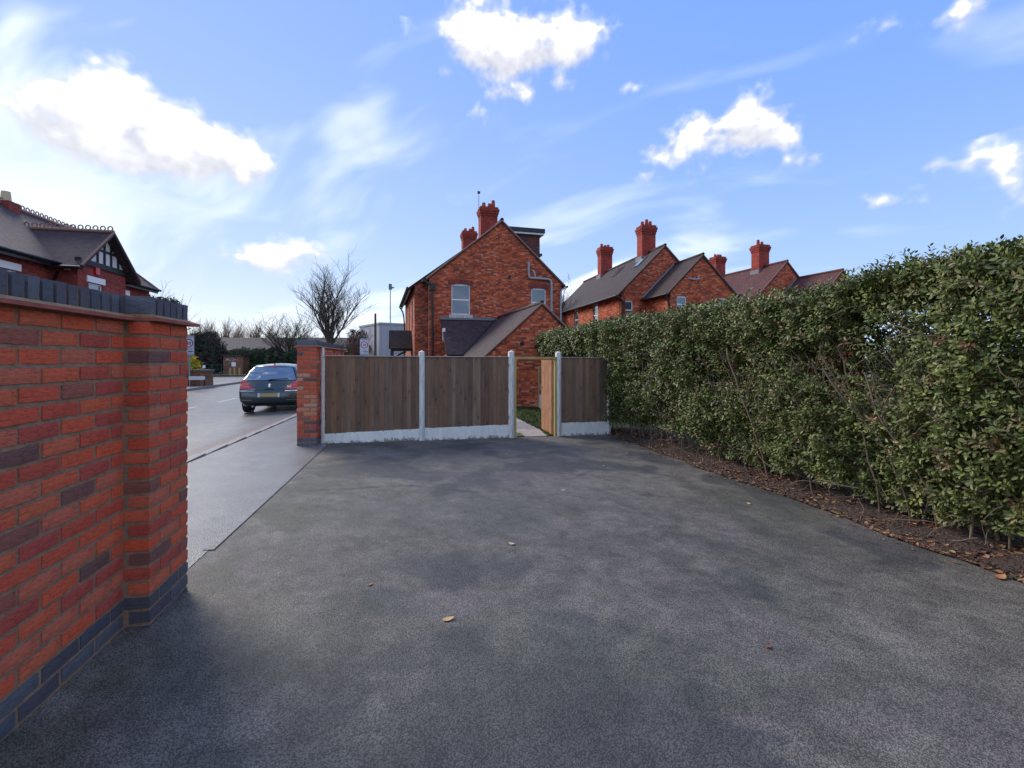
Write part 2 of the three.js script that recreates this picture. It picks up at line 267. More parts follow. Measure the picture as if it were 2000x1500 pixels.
// drop everything of the drive that lies beyond the fence
{
  const g = scene.getObjectByName('driveway').geometry, p = g.attributes.position;
  for (let i = 0; i < p.count; i++) { const X = p.getX(i), Z = -p.getZ(i), d = -(X - F0[0]) * FD[1] + (Z - F0[1]) * FD[0]; if (d > 0.03) { const k = d - 0.03; const nx = X + FD[1] * k, nz = Z - FD[0] * k; p.setXYZ(i, nx, land(nx, nz), -nz); } }
  g.computeVertexNormals();
}
M.pavement = mat({ map: scaled(tarTile.color, 1.6, 1.6), bumpMap: scaled(tarTile.height, 1.6, 1.6), bumpScale: 0.003, color: lin(.37, .36, .345), roughness: 0.48, roughnessMap: scaled(dataTex(512, 512, (x, y) => { const v = 0.55 + 0.45 * fbm(x / 64, y / 64, 5, 77, 8); return [v, v, v]; }, false), 3.1, 3.1) });
M.road = mat({ map: scaled(tarTile.color, 1.9, 1.9), bumpMap: scaled(tarTile.height, 1.9, 1.9), bumpScale: 0.002, color: lin(.23, .228, .225), roughness: 0.5, roughnessMap: M.pavement.roughnessMap });
M.paveEdge = mat({ color: lin(.30, .29, .27), ...rough(.7), bumpScale: .003, roughness: .6 });
M.kerbGutter = mat({ color: lin(.15, .10, .085), ...rough(.5), bumpScale: .004, roughness: .5 });
structure('pavement', sheet(-14, 27, 0.12, 1.70, 0.25, 0.004), M.pavement);
structure('pavement', sheet(-14, 30, -10.6, -8.75, 0.5, 0.10), M.pavement);
structure('road', sheet(-16, 33, -8.6, 0, 0.5, -0.02), M.road);
structure('road', sheet(33, 43.4, -75, 60, 1.5, -0.02), M.road);
M.verge2 = mat({ color: lin(.11, .14, .035), ...rough(1.1), bumpScale: .03, roughness: 1 });
structure('grass_verge', sheet(44.3, 60, -75, 60, 1.5, 0.10), M.verge2);
structure('pavement', sheet(43.5, 44.6, -75, 60, 1, 0.11), M.pavement);
// kerbs: stones along the near edge, and a brown gutter line
{
  const stone = (r0, r1, s, h, w, y) => { const [X, Z] = roadPt((r0 + r1) / 2, s); const g = new THREE.BoxGeometry(w, h, r1 - r0 - 0.008, 1, 1, 1); g.rotateY(Math.atan2(-U[0], U[1])); g.translate(X, land(X, Z) + y, -Z); return g; };
  const kerb = (label, list, m) => { const k = new THREE.Group(); k.name = numbered('kerb'); k.userData = { kind: 'structure' }; scene.add(k); list.forEach((g) => mesh('kerb_stone', g, m, k)); return k; };
  const near = []; for (let r = -8; r < 27; r += 0.915) near.push(stone(r, r + 0.915, 0.06, 0.16, 0.125, -0.058)); kerb('near', near, M.paveEdge);
  const far = []; for (let r = 4; r < 30; r += 0.915) far.push(stone(r, r + 0.915, -8.67, 0.3, 0.14, -0.04)); kerb('far', far, M.paveEdge);
  structure('edging_strip', sheet(-3.9, 1.05, 1.66, 1.735, 0.0375, 0.008), M.pavement);
  structure('gutter', sheet(-14, 24, -0.32, -0.02, 0.15, -0.012), M.kerbGutter);
}
// painted centre dashes and the give-way line of the side road
M.paint = flat(.72, .72, .70, .6);
for (const [r, L] of [[3.2, 2], [9.2, 2], [13.2, 2], [17.2, 2], [21.2, 2], [25.2, 2]]) structure('road_marking', sheet(r, r + L, -4.36, -4.26, 0.5, -0.014), M.paint);
for (let i = 0; i < 7; i++) structure('road_marking', sheet(32.2, 32.5, -4.0 - i * 0.7, -3.55 - i * 0.7, 0.3, -0.014), M.paint);

// ---------------------------------------------------------------- brick boundary walls, brick by brick
const brickFace = dataTex(512, 256, (x, y) => {
  const n = fbm(x / 48, y / 32, 5, 7), c = fbm(x / 70 + 3, y / 9, 4, 15), pit = hash(x >> 1, y >> 1, 4) < 0.012 ? 0.45 : 1, crease = sst(0.64, 0.74, c) * 0.3;
  const v = (0.62 + 0.62 * n) * (1 - crease) * pit; return [clamp(v), clamp(v * (0.94 + 0.12 * vn(x / 40, y / 40, 2))), clamp(v)];
});
const brickBump = dataTex(512, 256, (x, y) => { const c = fbm(x / 70 + 3, y / 9, 4, 15); const v = 0.5 + 0.5 * fbm(x / 12, y / 12, 4, 3) - 0.3 * sst(0.64, 0.74, c); return [v, v, v]; }, false);
const brickVariant = (c, i) => mat({ color: lin(...c), map: scaled(brickFace, 1, 1, i * 0.37, i * 0.61), bumpMap: scaled(brickBump, 1, 1, i * 0.37, i * 0.61), bumpScale: 0.004, roughness: 0.86 });
const redBricks = [[.66, .105, .048], [.70, .130, .055], [.60, .090, .046], [.66, .140, .062], [.54, .090, .052], [.72, .115, .045], [.62, .150, .080], [.50, .082, .055]].map(brickVariant);
const darkBricks = [[.30, .105, .075], [.24, .095, .075], [.38, .11, .07], [.20, .09, .075]].map((c, i) => brickVariant(c, i + 9));
const buffBricks = [[.66, .24, .13], [.62, .30, .20], [.70, .20, .095]].map((c, i) => brickVariant(c, i + 15));
const blueBricks = [[.105, .115, .145], [.085, .092, .120], [.125, .130, .155], [.095, .090, .110]].map((c, i) => { const m = brickVariant(c, i + 20); m.roughness = 0.55; return m; });
M.mortar = mat({ color: lin(.36, .225, .145), ...rough(0.25), bumpScale: 0.004, roughness: 0.95 });
M.mortarTan = mat({ color: lin(.42, .26, .13), ...rough(0.25), bumpScale: 0.004, roughness: 0.95 });
M.creasing = mat({ color: lin(.42, .115, .085), ...rough(0.4), bumpScale: 0.003, roughness: 0.85 });
const brickGeo = {};
function brickShape(w, h, d, variant) {           // a fired brick: slightly uneven faces, worn corners
  const key = [w, h, d, variant].join(); if (brickGeo[key]) return brickGeo[key];
  const g = new THREE.BoxGeometry(w, h, d, Math.max(1, Math.round(w / 0.045)), 2, Math.max(1, Math.round(d / 0.05))), p = g.attributes.position, s0 = seed; seed = variant * 991 + 17;
  const off = [rnd() * 50, rnd() * 50];
  for (let i = 0; i < p.count; i++) {
    let x = p.getX(i), y = p.getY(i), z = p.getZ(i); const ex = Math.abs(x) > w / 2 - 1e-5, ey = Math.abs(y) > h / 2 - 1e-5, ez = Math.abs(z) > d / 2 - 1e-5;
    const e = (ex ? 1 : 0) + (ey ? 1 : 0) + (ez ? 1 : 0), n = (a, b) => vn(x * 60 + a + off[0], (y + z) * 60 + b + off[1], variant) - 0.5;
    const pull = e >= 2 ? 0.0022 + 0.0035 * (n(3, 9) + 0.5) : 0;
    if (ex) x -= Math.sign(x) * (pull + 0.002 * n(1, 2)); if (ey) y -= Math.sign(y) * (pull + 0.003 * n(5, 1)); if (ez) z -= Math.sign(z) * (pull + 0.002 * n(7, 4));
    p.setXYZ(i, x, y, z);
  }
  seed = s0; g.computeVertexNormals(); return brickGeo[key] = g;
}
function brick(parent, name, m, x0, x1, y0, z0, z1, h = 0.065) {
  const w = +(x1 - x0).toFixed(4), d = +(z1 - z0).toFixed(4), b = mesh(name, brickShape(w, h, d, Math.floor(rnd() * 4)), m, parent);
  b.position.set((x0 + x1) / 2 + rr(-.0015, .0015), y0 + h / 2 + rr(-.001, .001), (z0 + z1) / 2); b.rotation.y = rr(-.004, .004); b.rotation.z = rr(-.003, .003); return b;
}
const redOr = (dark = 0.2, buff = 0) => { const t = rnd(); return t < dark ? pick(darkBricks) : t < dark + buff ? pick(buffBricks) : pick(redBricks); };
const TOP = 1.595, WT = 0.2136;                     // underside of the creasing (level), turn of the walls
// coping: creasing tile with a mortar fillet, and blue bricks on edge across the wall; local x0..x1 is the wall, z0..z1 its run
function coping(parent, x0, x1, z0, z1, yb, seam = true) {
  mesh('creasing_tile', boxAt(x0 - .045, x1 + .045, yb, yb + .016, z0 - (seam ? .045 : 0), z1), M.creasing, parent);
  const f = new THREE.BufferGeometry(), a = [x0 - .042, x1 + .042], b = [x0 - .004, x1 + .004], za = z0 - (seam ? .042 : 0), zb = z0 - (seam ? .004 : 0), y0 = yb + .0165, y1 = yb + .034, q = [];
  const quad = (p0, p1, p2, p3) => q.push(...p0, ...p1, ...p2, ...p0, ...p2, ...p3);
  quad([a[1], y0, z1], [a[1], y0, za], [b[1], y1, zb], [b[1], y1, z1]); quad([a[0], y0, za], [a[0], y0, z1], [b[0], y1, z1], [b[0], y1, zb]);
  quad([a[1], y0, za], [a[0], y0, za], [b[0], y1, zb], [b[1], y1, zb]); quad([b[0], y1, zb], [b[0], y1, z1], [b[1], y1, z1], [b[1], y1, zb]); quad([a[1], y0, z1], [b[1], y1, z1], [b[0], y1, z1], [a[0], y0, z1]);
  f.setAttribute('position', new THREE.Float32BufferAttribute(q, 3)); f.setAttribute('uv', new THREE.Float32BufferAttribute(q.filter((_, i) => i % 3 !== 1), 2)); f.computeVertexNormals();
  mesh('mortar_fillet', f, M.mortarTan, parent);
  mesh('coping_bed', boxAt(x0 + .014, x1 - .014, yb + .03, yb + .118, z0 + .014, z1 - .012), M.mortarTan, parent);
  for (let z = z1 - .002; z - .065 > z0 - .03; z -= .0755) brick(parent, 'coping_brick', pick(blueBricks), x0, x1, yb + .032, Math.max(z - .065, z0), z, 0.098);
}
{ // the wall beside the camera, ending in a pier at the drive entrance
  const w = thing('brick_wall', 'tall red brick wall with pier and blue brick coping beside the tarmac drive', 'wall', -1.88, -0.06, -2.46, WT);
  const y = (k) => 0.23 - 0.225 + 0.075 * k + 0.0;   // local: course k, k = 0..2 blue, 3..21 red
  mesh('mortar_core', merge([boxAt(-.432, -.008, -.1, TOP + .06, -.432, -.008), boxAt(-.327, -.120, -.1, TOP + .06, -.02, 3.3)]), M.mortar, w);
  for (let k = 0; k < 22; k++) {
    const yy = y(k) + .005, m = () => (k < 3 ? pick(blueBricks) : redOr(0.09)), nm = k < 3 ? 'blue_brick' : 'brick';
    if (k % 2) { brick(w, nm, m(), -.1025, 0, yy, -.215, 0); brick(w, nm, m(), -.1025, 0, yy, -.44, -.225); brick(w, nm, m(), -.215, -.1125, yy, -.44, -.2); }
    else { brick(w, nm, m(), -.215, 0, yy, -.1025, 0); brick(w, nm, m(), -.1025, 0, yy, -.3275, -.1125); brick(w, nm, m(), -.215, 0, yy, -.44, -.3375); }
    let z = k % 2 ? 0.01 : 0.1225 - 0.1125;
    if (k % 2 === 0) { brick(w, nm, m(), -.2145, -.112, yy, z, z + .1); z += .11; }
    while (z < 3.2) { brick(w, nm, m(), -.2145, -.112, yy, z, z + .215); z += .225; }
  }
  coping(w, -.327, -.112, -.02, 3.28, TOP + .06, false);
  coping(w, -.44, 0, -.44, 0.0, TOP + .0605);
}
{ // its twin across the entrance: an end pier, and the wall running on behind the fence
  const w = thing('brick_wall', 'red and buff brick pier with blue base at the end of the fence', 'wall', -3.73, -0.13, -8.2, WT);
  const base = 0.0, T2 = 23 * .075;
  mesh('mortar_core', boxAt(.008, .3195, -.1, T2, -.3195, -.008), M.mortar, w);
  for (let k = 0; k < 23; k++) {
    const yy = base + .075 * k + .005, m = () => (k < 2 ? pick(blueBricks) : redOr(0.12, k > 4 && k < 15 ? 0.4 : 0.12)), nm = k < 2 ? 'blue_brick' : 'brick';
    if (k % 2) { brick(w, nm, m(), 0, .1025, yy, -.215, 0); brick(w, nm, m(), .1125, .3275, yy, -.1025, 0); brick(w, nm, m(), .225, .3275, yy, -.3275, -.1125); }
    else { brick(w, nm, m(), 0, .215, yy, -.1025, 0); brick(w, nm, m(), .225, .3275, yy, -.215, 0); brick(w, nm, m(), .1125, .3275, yy, -.3275, -.225); }
  }
  coping(w, 0, .3275, -.3275, 0, T2);
  // the run behind
  const run = mesh('brickwork', boxAt(.075, .285, -.1, T2 - .225, -3.3, -.328), brickMat(bkOrange), w); run.userData.kind = 'stuff';
  mesh('mortar_core', boxAt(.083, .277, T2 - .23, T2, -3.3, -.33), M.mortar, w);
  for (let k = 20; k < 23; k++) for (let z = -.33 - (k % 2 ? 0 : .1125); z > -3.2; z -= .225) brick(w, 'brick', redOr(0.2, 0.15), .1825, .285, .075 * k + .005, z - .215, z);
  coping(w, .075, .285, -3.3, -.33, T2 + .0005, false);
  mesh('mortar_core', boxAt(.008, .3195, -.2, T2, -3.62, -3.3), M.mortar, w);
  for (let k = 18; k < 23; k++) for (const [a, b] of k % 2 ? [[0, .215], [.225, .3275]] : [[0, .1025], [.1125, .3275]]) { brick(w, 'brick', redOr(0.2), a, b, .075 * k + .005, -3.4, -3.2975); brick(w, 'brick', redOr(0.2), a, b, .075 * k + .005, -3.6275, -3.525); }
  coping(w, 0, .3275, -3.6275, -3.3, T2);
}

// ---------------------------------------------------------------- fence of concrete posts, gravel boards and feather-edge panels; gate
const woodTex = dataTex(256, 1024, (x, y) => {
  const wob = 6 * fbm(x / 60, y / 300, 3, 3), g = fbm((x + wob) / 6, y / 240, 4, 5), st = fbm((x + wob) / 2.2, y / 500, 2, 12), big = fbm(x / 90, y / 130, 3, 33);
  let knot = 0; for (const [kx, ky] of [[60, 180], [190, 420], [110, 690], [210, 930]]) { const d = Math.hypot((x - kx) / 9, (y - ky) / 12); knot = Math.max(knot, d < 1 ? 0.8 : Math.exp(-(d - 1) * 0.9) * 0.45); }
  const v = (0.55 + 0.4 * g + 0.25 * (st - 0.5)) * (0.75 + 0.5 * big) * (1 - 0.65 * knot); return [clamp(v), clamp(v * 0.98), clamp(v * 0.96)];
});
const woodBump = dataTex(256, 1024, (x, y) => { const wob = 6 * fbm(x / 60, y / 300, 3, 3); const v = fbm((x + wob) / 4, y / 300, 4, 5); return [v, v, v]; }, false);
const boardMat = (c, i) => mat({ color: lin(...c), map: scaled(woodTex, 0.35, 1.6, i * 0.29, i * 0.43), bumpMap: scaled(woodBump, 0.35, 1.6, i * 0.29, i * 0.43), bumpScale: 0.002, roughness: 0.9 });
const fenceWood = [[.265, .160, .100], [.30, .195, .130], [.215, .130, .085], [.33, .22, .15], [.27, .15, .085], [.235, .15, .105], [.31, .18, .10], [.25, .165, .12]].map(boardMat);
const gateWood = [[.46, .21, .10], [.50, .24, .12], [.42, .19, .09]].map((c, i) => boardMat(c, i + 8));
M.newTimber = boardMat([.62, .44, .17], 12); M.capTimber = boardMat([.80, .68, .64], 13); M.rail = boardMat([.26, .17, .12], 14);
M.concrete = mat({ color: lin(.92, .91, .84), ...rough(0.55), bumpScale: 0.003, roughness: 0.85 });
const gravelCol = (() => {                              // cast concrete with green and brown splashes along its foot, 1.9 x 0.4 m
  const W = 1024, H = 256; return dataTex(W, H, (x, y) => {
    const v = 0.72 + 0.24 * fbm(x / 30, y / 50, 5, 71) - 0.05 * (fbm(x / 3.2, y / 70, 2, 8) > 0.62 ? 1 : 0), ht = y / H * 0.4, edge = 0.105 + 0.09 * (fbm(x / 45, 3, 4, 81) - 0.4), n = fbm(x / 14, y / 10, 4, 91);
    const k = sst(edge, edge - 0.05, ht + (n - 0.5) * 0.09) * 0.85, c = [v, v * .985, v * 0.9], d = n > 0.5 ? [.12, .12, .045] : [.15, .115, .07]; return c.map((q, i) => lerp(q, d[i], k));
  });
})();
const FT = Math.atan2(FD[1], FD[0]);
const fenceY = (t) => { const [X, Z] = fencePt(t); return land(X, Z); };
const topY = (t) => lerp(1.455, 1.425, t / 5.97);                                // panel tops, nearly level
const postShape = (() => { const g = new THREE.BoxGeometry(.094, 1, .094, 1, 1, 1); return g; })();
function post(t, top, label, wide = .1) {
  const y0 = fenceY(t) - .12, [X, Z] = fencePt(t), o = thing('fence_post', label, 'post', X, y0, -Z, FT, 'concrete posts of the drive fence');
  const H = top - y0, s = new THREE.CylinderGeometry(wide * .69, wide * .707, H - .03, 4, 1); s.rotateY(Math.PI / 4); s.translate(0, (H - .03) / 2, 0); mesh('shaft', s, M.concrete, o);
  const c = new THREE.CylinderGeometry(wide * .12, wide * .69, .03, 4, 1); c.rotateY(Math.PI / 4); c.translate(0, H - .015, 0); mesh('cap', c, M.concrete, o);
  for (const k of [.36, .62, .9]) { const d = new THREE.CylinderGeometry(.008, .008, .004, 8); d.rotateX(Math.PI / 2); mesh('fixing_hole', d.translate(0.01, H * k, wide * .5), M.lead, o); }
}
post(0.03, 1.60, 'slim white concrete post against the brick end pier', .06);
post(1.81, 1.555, 'concrete post between the two wide fence panels');
post(3.66, 1.565, 'concrete gate post beside the wide fence panel', .105);
post(4.74, 1.555, 'concrete gate post on the hinge side of the open gate', .1);
post(5.98, 1.43, 'concrete post half hidden by the hedge', .085);
function panel(t0, t1, label, lift) {
  const [X, Z] = fencePt(t0), y = fenceY((t0 + t1) / 2), o = thing('timber_fence', label, 'fence panel', X, y, -Z, FT, 'brown feather-edge fence panels');
  const L = t1 - t0, yb0 = lift[0] - y, yb1 = lift[1] - y, top0 = topY(t0) - y, top1 = topY(t1) - y;
  let x = 0.004, i = 0;
  while (x < L - .02) {
    const w = Math.min(rr(.078, .092), L - x), a = x / L, b = (x + w) / L;
    const lo0 = lerp(yb0, yb1, a) + rr(-.006, .004), hi = lerp(top0, top1, (a + b) / 2) - .012;
    // feather edge: thick on one side, thin on the other, lapped over its neighbour
    const s = new THREE.Shape(); s.moveTo(0, 0); s.lineTo(w + .012, 0); s.lineTo(w + .012, .004); s.lineTo(0, .021); s.closePath();
    const g = new THREE.ExtrudeGeometry(s, { depth: hi - lo0, bevelEnabled: false }); g.rotateX(-Math.PI / 2);
    const u = g.attributes.uv, p = g.attributes.position, o2 = rnd(); for (let q = 0; q < u.count; q++) u.setXY(q, p.getX(q) + o2, p.getY(q) + o2 * 3);
    const m = mesh('board', g, pick(fenceWood), o); m.position.set(x, lo0, 0.012 + (i % 2) * .0015); m.rotation.y = -.075; x += w; i++;
  }
  const cap = slab([[0, top0 - .012], [L, top1 - .012], [L, top1], [0, top0]], .05); cap.translate(0, 0, .04); mesh('capping', cap, M.capTimber, o);
  for (const f of [.12, .5, .88]) mesh('rail', box(L, .045, .03, L / 2, lerp(yb0, top0, f), -.02), M.rail, o);
}
panel(.07, 1.755, 'brown feather-edge panel next to the brick end pier', [.02, .03]);
panel(1.865, 3.605, 'brown feather-edge panel beside the open gate', [.034, .02]);
panel(4.795, 5.93, 'narrow brown feather-edge panel between gate and hedge', [-.004, -.025]);
function gravelBoard(t0, t1, y0, y1, label) {
  const [X, Z] = fencePt(t0), yl = fenceY((t0 + t1) / 2) - .1, o = thing('gravel_board', label, 'gravel board', X, yl, -Z, FT, 'concrete gravel boards under the fence'), L = t1 - t0, pts = [[0, 0]];
  pts.push([L, 0]); for (let i = 24; i >= 0; i--) { const a = i / 24; pts.push([L * a, lerp(y0, y1, a) - yl + (vn(a * 14 + t0 * 9, 3, 4) - .5) * .012]); }
  const g = slab(pts, .045); g.translate(0, 0, .02);
  mesh('board', g, mat({ map: scaled(gravelCol, 1.9, .5, t0 * .3, -0.0), bumpMap: scaled(grainBump, .4, .4), bumpScale: .003, roughness: .9 }), o);
}
gravelBoard(.06, 1.76, .035, .045, 'concrete gravel board beside the brick end pier, green stains at its foot');
gravelBoard(1.86, 3.61, .049, .035, 'concrete gravel board next to the open gateway, stained along its foot');
gravelBoard(4.79, 5.94, .011, -.01, 'short concrete gravel board beside the hedge');
{ // gate frame and open gate
  const [X, Z] = fencePt(3.71), y = fenceY(4.2), o = thing('gate_frame', 'new pale timber frame of the garden gateway', 'gate frame', X, y, -Z, FT);
  const H = 1.435 - y; mesh('jamb', boxAt(.005, .05, -.02, H - .055, -.03, .045), M.newTimber, o); mesh('jamb', boxAt(.93, .98, -.02, H - .055, -.03, .045), M.newTimber, o); mesh('head', boxAt(.003, .982, H - .053, H, -.032, .047), M.newTimber, o);
  const [hx, hz] = fencePt(4.62, .05), g = thing('garden_gate', 'open brown boarded timber gate swung into the garden', 'gate', hx, fenceY(4.6) + .03, -hz, FT + 1.40);
  // local +x runs from hinge to latch, -z is the boarded side
  for (let i = 0; i < 9; i++) { const b = boxAt(i * .1 + .004, i * .1 + .1, 0, H - .09, -.016, .002), u = b.attributes.uv; for (let q = 0; q < u.count; q++) u.setXY(q, u.getX(q) * .1 + i * .37, u.getY(q) * 1.6); mesh('board', b, gateWood[i % 3], g); }
  for (const yy of [.15, .75, 1.4]) mesh('ledge', boxAt(.01, .89, yy, yy + .1, .003, .04), M.newTimber, g);
  mesh('stile', boxAt(0, .07, 0, H - .09, .0035, .041), M.newTimber, g); mesh('stile', boxAt(.83, .9, 0, H - .09, .0035, .0415), M.newTimber, g);
  mesh('latch', merge([bar([.85, .98, -.017], [.85, .98, -.05], .012), bar([.85, .94, -.05], [.85, 1.03, -.05], .010)]), M.galv, g);
}

// ---------------------------------------------------------------- houses
// a window: white frame with panes, set into a wall whose outer face is at z
function windowUnit(parent, x, y, w, h, z, opt = {}) {
  const { panes = 2, sill = false, arch = 0, frame = .065, turn = 0, dark = true, lintel = false } = opt;
  const outer = []; outer.push([-w / 2, 0], [w / 2, 0], [w / 2, h - arch]); if (arch) for (let i = 1; i < 8; i++) { const a = i / 8; outer.push([w / 2 - w * a, h - arch + arch * Math.sin(a * Math.PI)]); } outer.push([-w / 2, h - arch]);
  const holes = [], ph = (h - arch * .6 - frame * (panes + 1)) / panes; for (let i = 0; i < panes; i++) { const y0 = frame + i * (ph + frame); holes.push(rectHole(-w / 2 + frame, y0, w / 2 - frame, y0 + ph)); }
  const f = mesh('window', slab(outer, .06, holes), M.white, parent); f.position.set(x, y, z - .05); f.rotation.y = turn;
  for (let i = 0; i < panes; i++) { const y0 = frame + i * (ph + frame); mesh('pane', boxAt(-w / 2 + frame - .01, w / 2 - frame + .01, y0 - .01, y0 + ph + .01, -.045, -.03), dark ? M.glass : M.curtain, f); mesh('curtain', boxAt(-w / 2 + .03, w / 2 - .03, y0 - .01, y0 + ph + .01, -.16, -.15), M.curtain, f); }
  if (sill) mesh('sill', boxAt(-w / 2 - .12, w / 2 + .12, -.17, -.004, -.05, .16), M.stone, f);
  if (lintel) mesh('lintel', boxAt(-w / 2 - .13, w / 2 + .13, h + .004, h + .27, -.04, .09), M.white, f);
  return f;
}
const holeFor = (x, y, w, h) => rectHole(x - w / 2 + .02, y + .02, x + w / 2 - .02, y + h - .02);
// a roof slope: from eave edge (xa, ya) to ridge (xb, yb) seen along z, running z0..z1 (z0 nearer the front)
function slope(parent, name, xa, ya, xb, yb, z0, z1, m, thick = .1) {
  const L = Math.hypot(xb - xa, yb - ya), g = slab([[0, 0], [z0 - z1, 0], [z0 - z1, L], [0, L]], thick), o = mesh(name, g, m, parent);
  // slab x -> -z (run), slab y -> up the slope, slab +z -> outward
  const up = new THREE.Vector3(xb - xa, yb - ya, 0).normalize(), run = new THREE.Vector3(0, 0, -1), out = new THREE.Vector3().crossVectors(run, up);
  const flip = out.y < 0; if (flip) { run.negate(); out.negate(); }
  o.matrixAutoUpdate = true; const mtx = new THREE.Matrix4().makeBasis(run, up, out); o.quaternion.setFromRotationMatrix(mtx); o.position.set(xa, ya, flip ? z1 : z0); return o;
}
function chimney(parent, x, yb, z, w, d, h, pots, brickM = M.stackBrick) {
  const c = mesh('chimney', boxAt(x - w / 2, x + w / 2, yb, yb + h * .72, z - d / 2, z + d / 2), brickM, parent);
  [[.03, .74], [.07, .81], [.10, .88], [.04, .95]].forEach(([e, f], i) => mesh('oversail_course', boxAt(x - w / 2 - e, x + w / 2 + e, yb + h * (f - .02), yb + h * (f + .05), z - d / 2 - e, z + d / 2 + e), brickM, c));
  pots.forEach(([px, pz, ph]) => { const p = new THREE.CylinderGeometry(.10, .13, ph, 10); p.translate(x + px, yb + h + ph / 2 - .01, z + pz); mesh('chimney_pot', p, M.pot, c); });
  return c;
}
function pipe(parent, name, pts, r, m) { return mesh(name, tube(pts, r, 7, pts.length * 5), m, parent); }
function gutter(parent, x, y, z0, z1) { const g = new THREE.CylinderGeometry(.06, .06, z0 - z1, 8, 1, false); g.rotateX(Math.PI / 2); g.translate(x, y, (z0 + z1) / 2); return mesh('gutter', g, M.black, parent); }

{ // the house beyond the fence, gable towards the drive
  const E = 2.05, h = thing('brick_house', 'orange brick house with steep gable, white windows and box dormer beyond the fence', 'house', -.54, -.65, -25, .273);
  const wL = [-2.18, 2.24 + E, 1.0, 1.62], wR = [2.05, 2.27 + E, .88, 1.54];
  mesh('gable_wall', slab([[-3.8, 0], [3.38, 0], [3.38, 4.1 + E], [0, 7.2 + E], [-3.8, 4.1 + E]], .3, [holeFor(...wL), holeFor(...wR)]), M.houseBrick, h);
  for (const [x, y, w] of [[wL[0], wL[1] + wL[3], 1.25], [wR[0], wR[1] + wR[3], 1.1]]) { const pts = []; for (let i = 0; i <= 8; i++) { const a = i / 8 * 2 - 1; pts.push([x + a * w / 2, y - .02 + (1 - a * a) * .10 - .10]); } for (let i = 8; i >= 0; i--) { const a = i / 8 * 2 - 1; pts.push([x + a * w / 2 * 1.08, y + .20 + (1 - a * a) * .10 - .08]); } const g = slab(pts, .02); g.translate(0, 0, .012); mesh('brick_arch', g, M.redBrick, h); }
  windowUnit(h, ...wL, 0, { sill: true, arch: .08 }); windowUnit(h, ...wR, 0, { arch: .08, sill: true });
  // main block behind, wider towards the road
  mesh('front_return_wall', slab([[-4.45, 0], [3.3, 0], [3.3, 4.0 + E], [0, 7.1 + E], [-4.45, 3.85 + E]], .25), M.houseBrick2, h).position.z = -.95;
  const sideHoles = [[2.0, 1.9 + E - .3, .9, 1.6], [4.6, 1.9 + E - .3, .9, 1.6], [7.4, 1.9 + E - .3, .9, 1.6], [4.6, .35, .9, 1.6]];
  const side = mesh('road_side_wall', slab([[0, 0], [9.2, 0], [9.2, 3.85 + E], [0, 3.85 + E]], .25, sideHoles.map((q) => holeFor(...q))), M.houseBrick2, h); side.rotation.y = -Math.PI / 2; side.position.set(-4.45, 0, -10.2);
  sideHoles.forEach((q) => windowUnit(side, 9.2 - q[0] > 0 ? q[0] : q[0], q[1], q[2], q[3], 0, {}));
  mesh('garden_side_wall', boxAt(3.1, 3.38, 0, 4.05 + E, -10.2, -.3), M.houseBrick2, h); mesh('rear_wall', slab([[-4.45, 0], [3.38, 0], [3.38, 4.0 + E], [0, 7.1 + E], [-4.45, 3.85 + E]], .25), M.houseBrick2, h).position.z = -9.95;
  slope(h, 'front_roof', -4.0, 4.0 + E, 0, 7.29 + E, .07, -1.0, M.tileBrown); slope(h, 'road_side_roof', -4.78, 3.68 + E, 0, 7.27 + E, -.88, -10.4, M.tileMossy); slope(h, 'garden_side_roof', 3.62, 3.95 + E, 0, 7.29 + E, .07, -10.4, M.tileBrown);
  for (const [a, b] of [[[-3.95, 4.02 + E, .06], [0, 7.26 + E, .06]], [[3.55, 3.98 + E, .06], [0, 7.26 + E, .06]]]) mesh('verge', bar(a, b, .045, .045, 5), M.verge, h);
  mesh('ridge', bar([0, 7.31 + E, .08], [0, 7.31 + E, -10.4], .10, .10, 8), M.tileBrown, h);
  gutter(h, -4.83, 3.66 + E, -.85, -10.4); gutter(h, 3.68, 3.92 + E, .1, -10.4); gutter(h, -4.06, 3.96 + E, .1, -.9);
  mesh('fascia', boxAt(-4.72, -4.66, 3.5 + E, 3.72 + E, -10.3, -.9), M.black, h);
  pipe(h, 'downpipe', [[-4.06, 3.95 + E, .06], [-3.7, 3.62 + E, .1], [-3.66, 3.2 + E, .12], [-3.66, 0, .12]], .06, M.black); mesh('hopper', boxAt(-3.8, -3.5, 3.45 + E, 3.8 + E, .02, .24), M.black, h);
  pipe(h, 'downpipe', [[-4.83, 3.62 + E, -10.2], [-4.6, 3.2 + E, -10.2], [-4.56, 0, -10.2]], .05, M.black);
  pipe(h, 'waste_pipe', [[1.47, 5.16 + E, .09], [1.47, 4.5 + E, .09], [1.52, 4.32 + E, .09], [1.75, 4.3 + E, .09], [2.55, 4.27 + E, .09], [2.72, 4.22 + E, .09], [2.75, 4.0 + E, .09], [2.75, 2.2 + E, .09]], .065, M.pipeGrey);
  pipe(h, 'waste_pipe', [[1.72, 4.72 + E, .02], [1.76, 4.6 + E, .1], [1.84, 4.32 + E, .1]], .05, M.pipeGrey);
  pipe(h, 'downpipe', [[3.62, 3.9 + E, .1], [3.34, 3.7 + E, .09], [3.3, 3.4 + E, .09], [3.3, 2.0 + E, .09]], .05, M.pipeGrey);
  const v1 = new THREE.CylinderGeometry(.08, .08, .05, 12); v1.rotateX(Math.PI / 2); v1.translate(.42, 4.33 + E, .02); mesh('vent', v1, M.black, h);
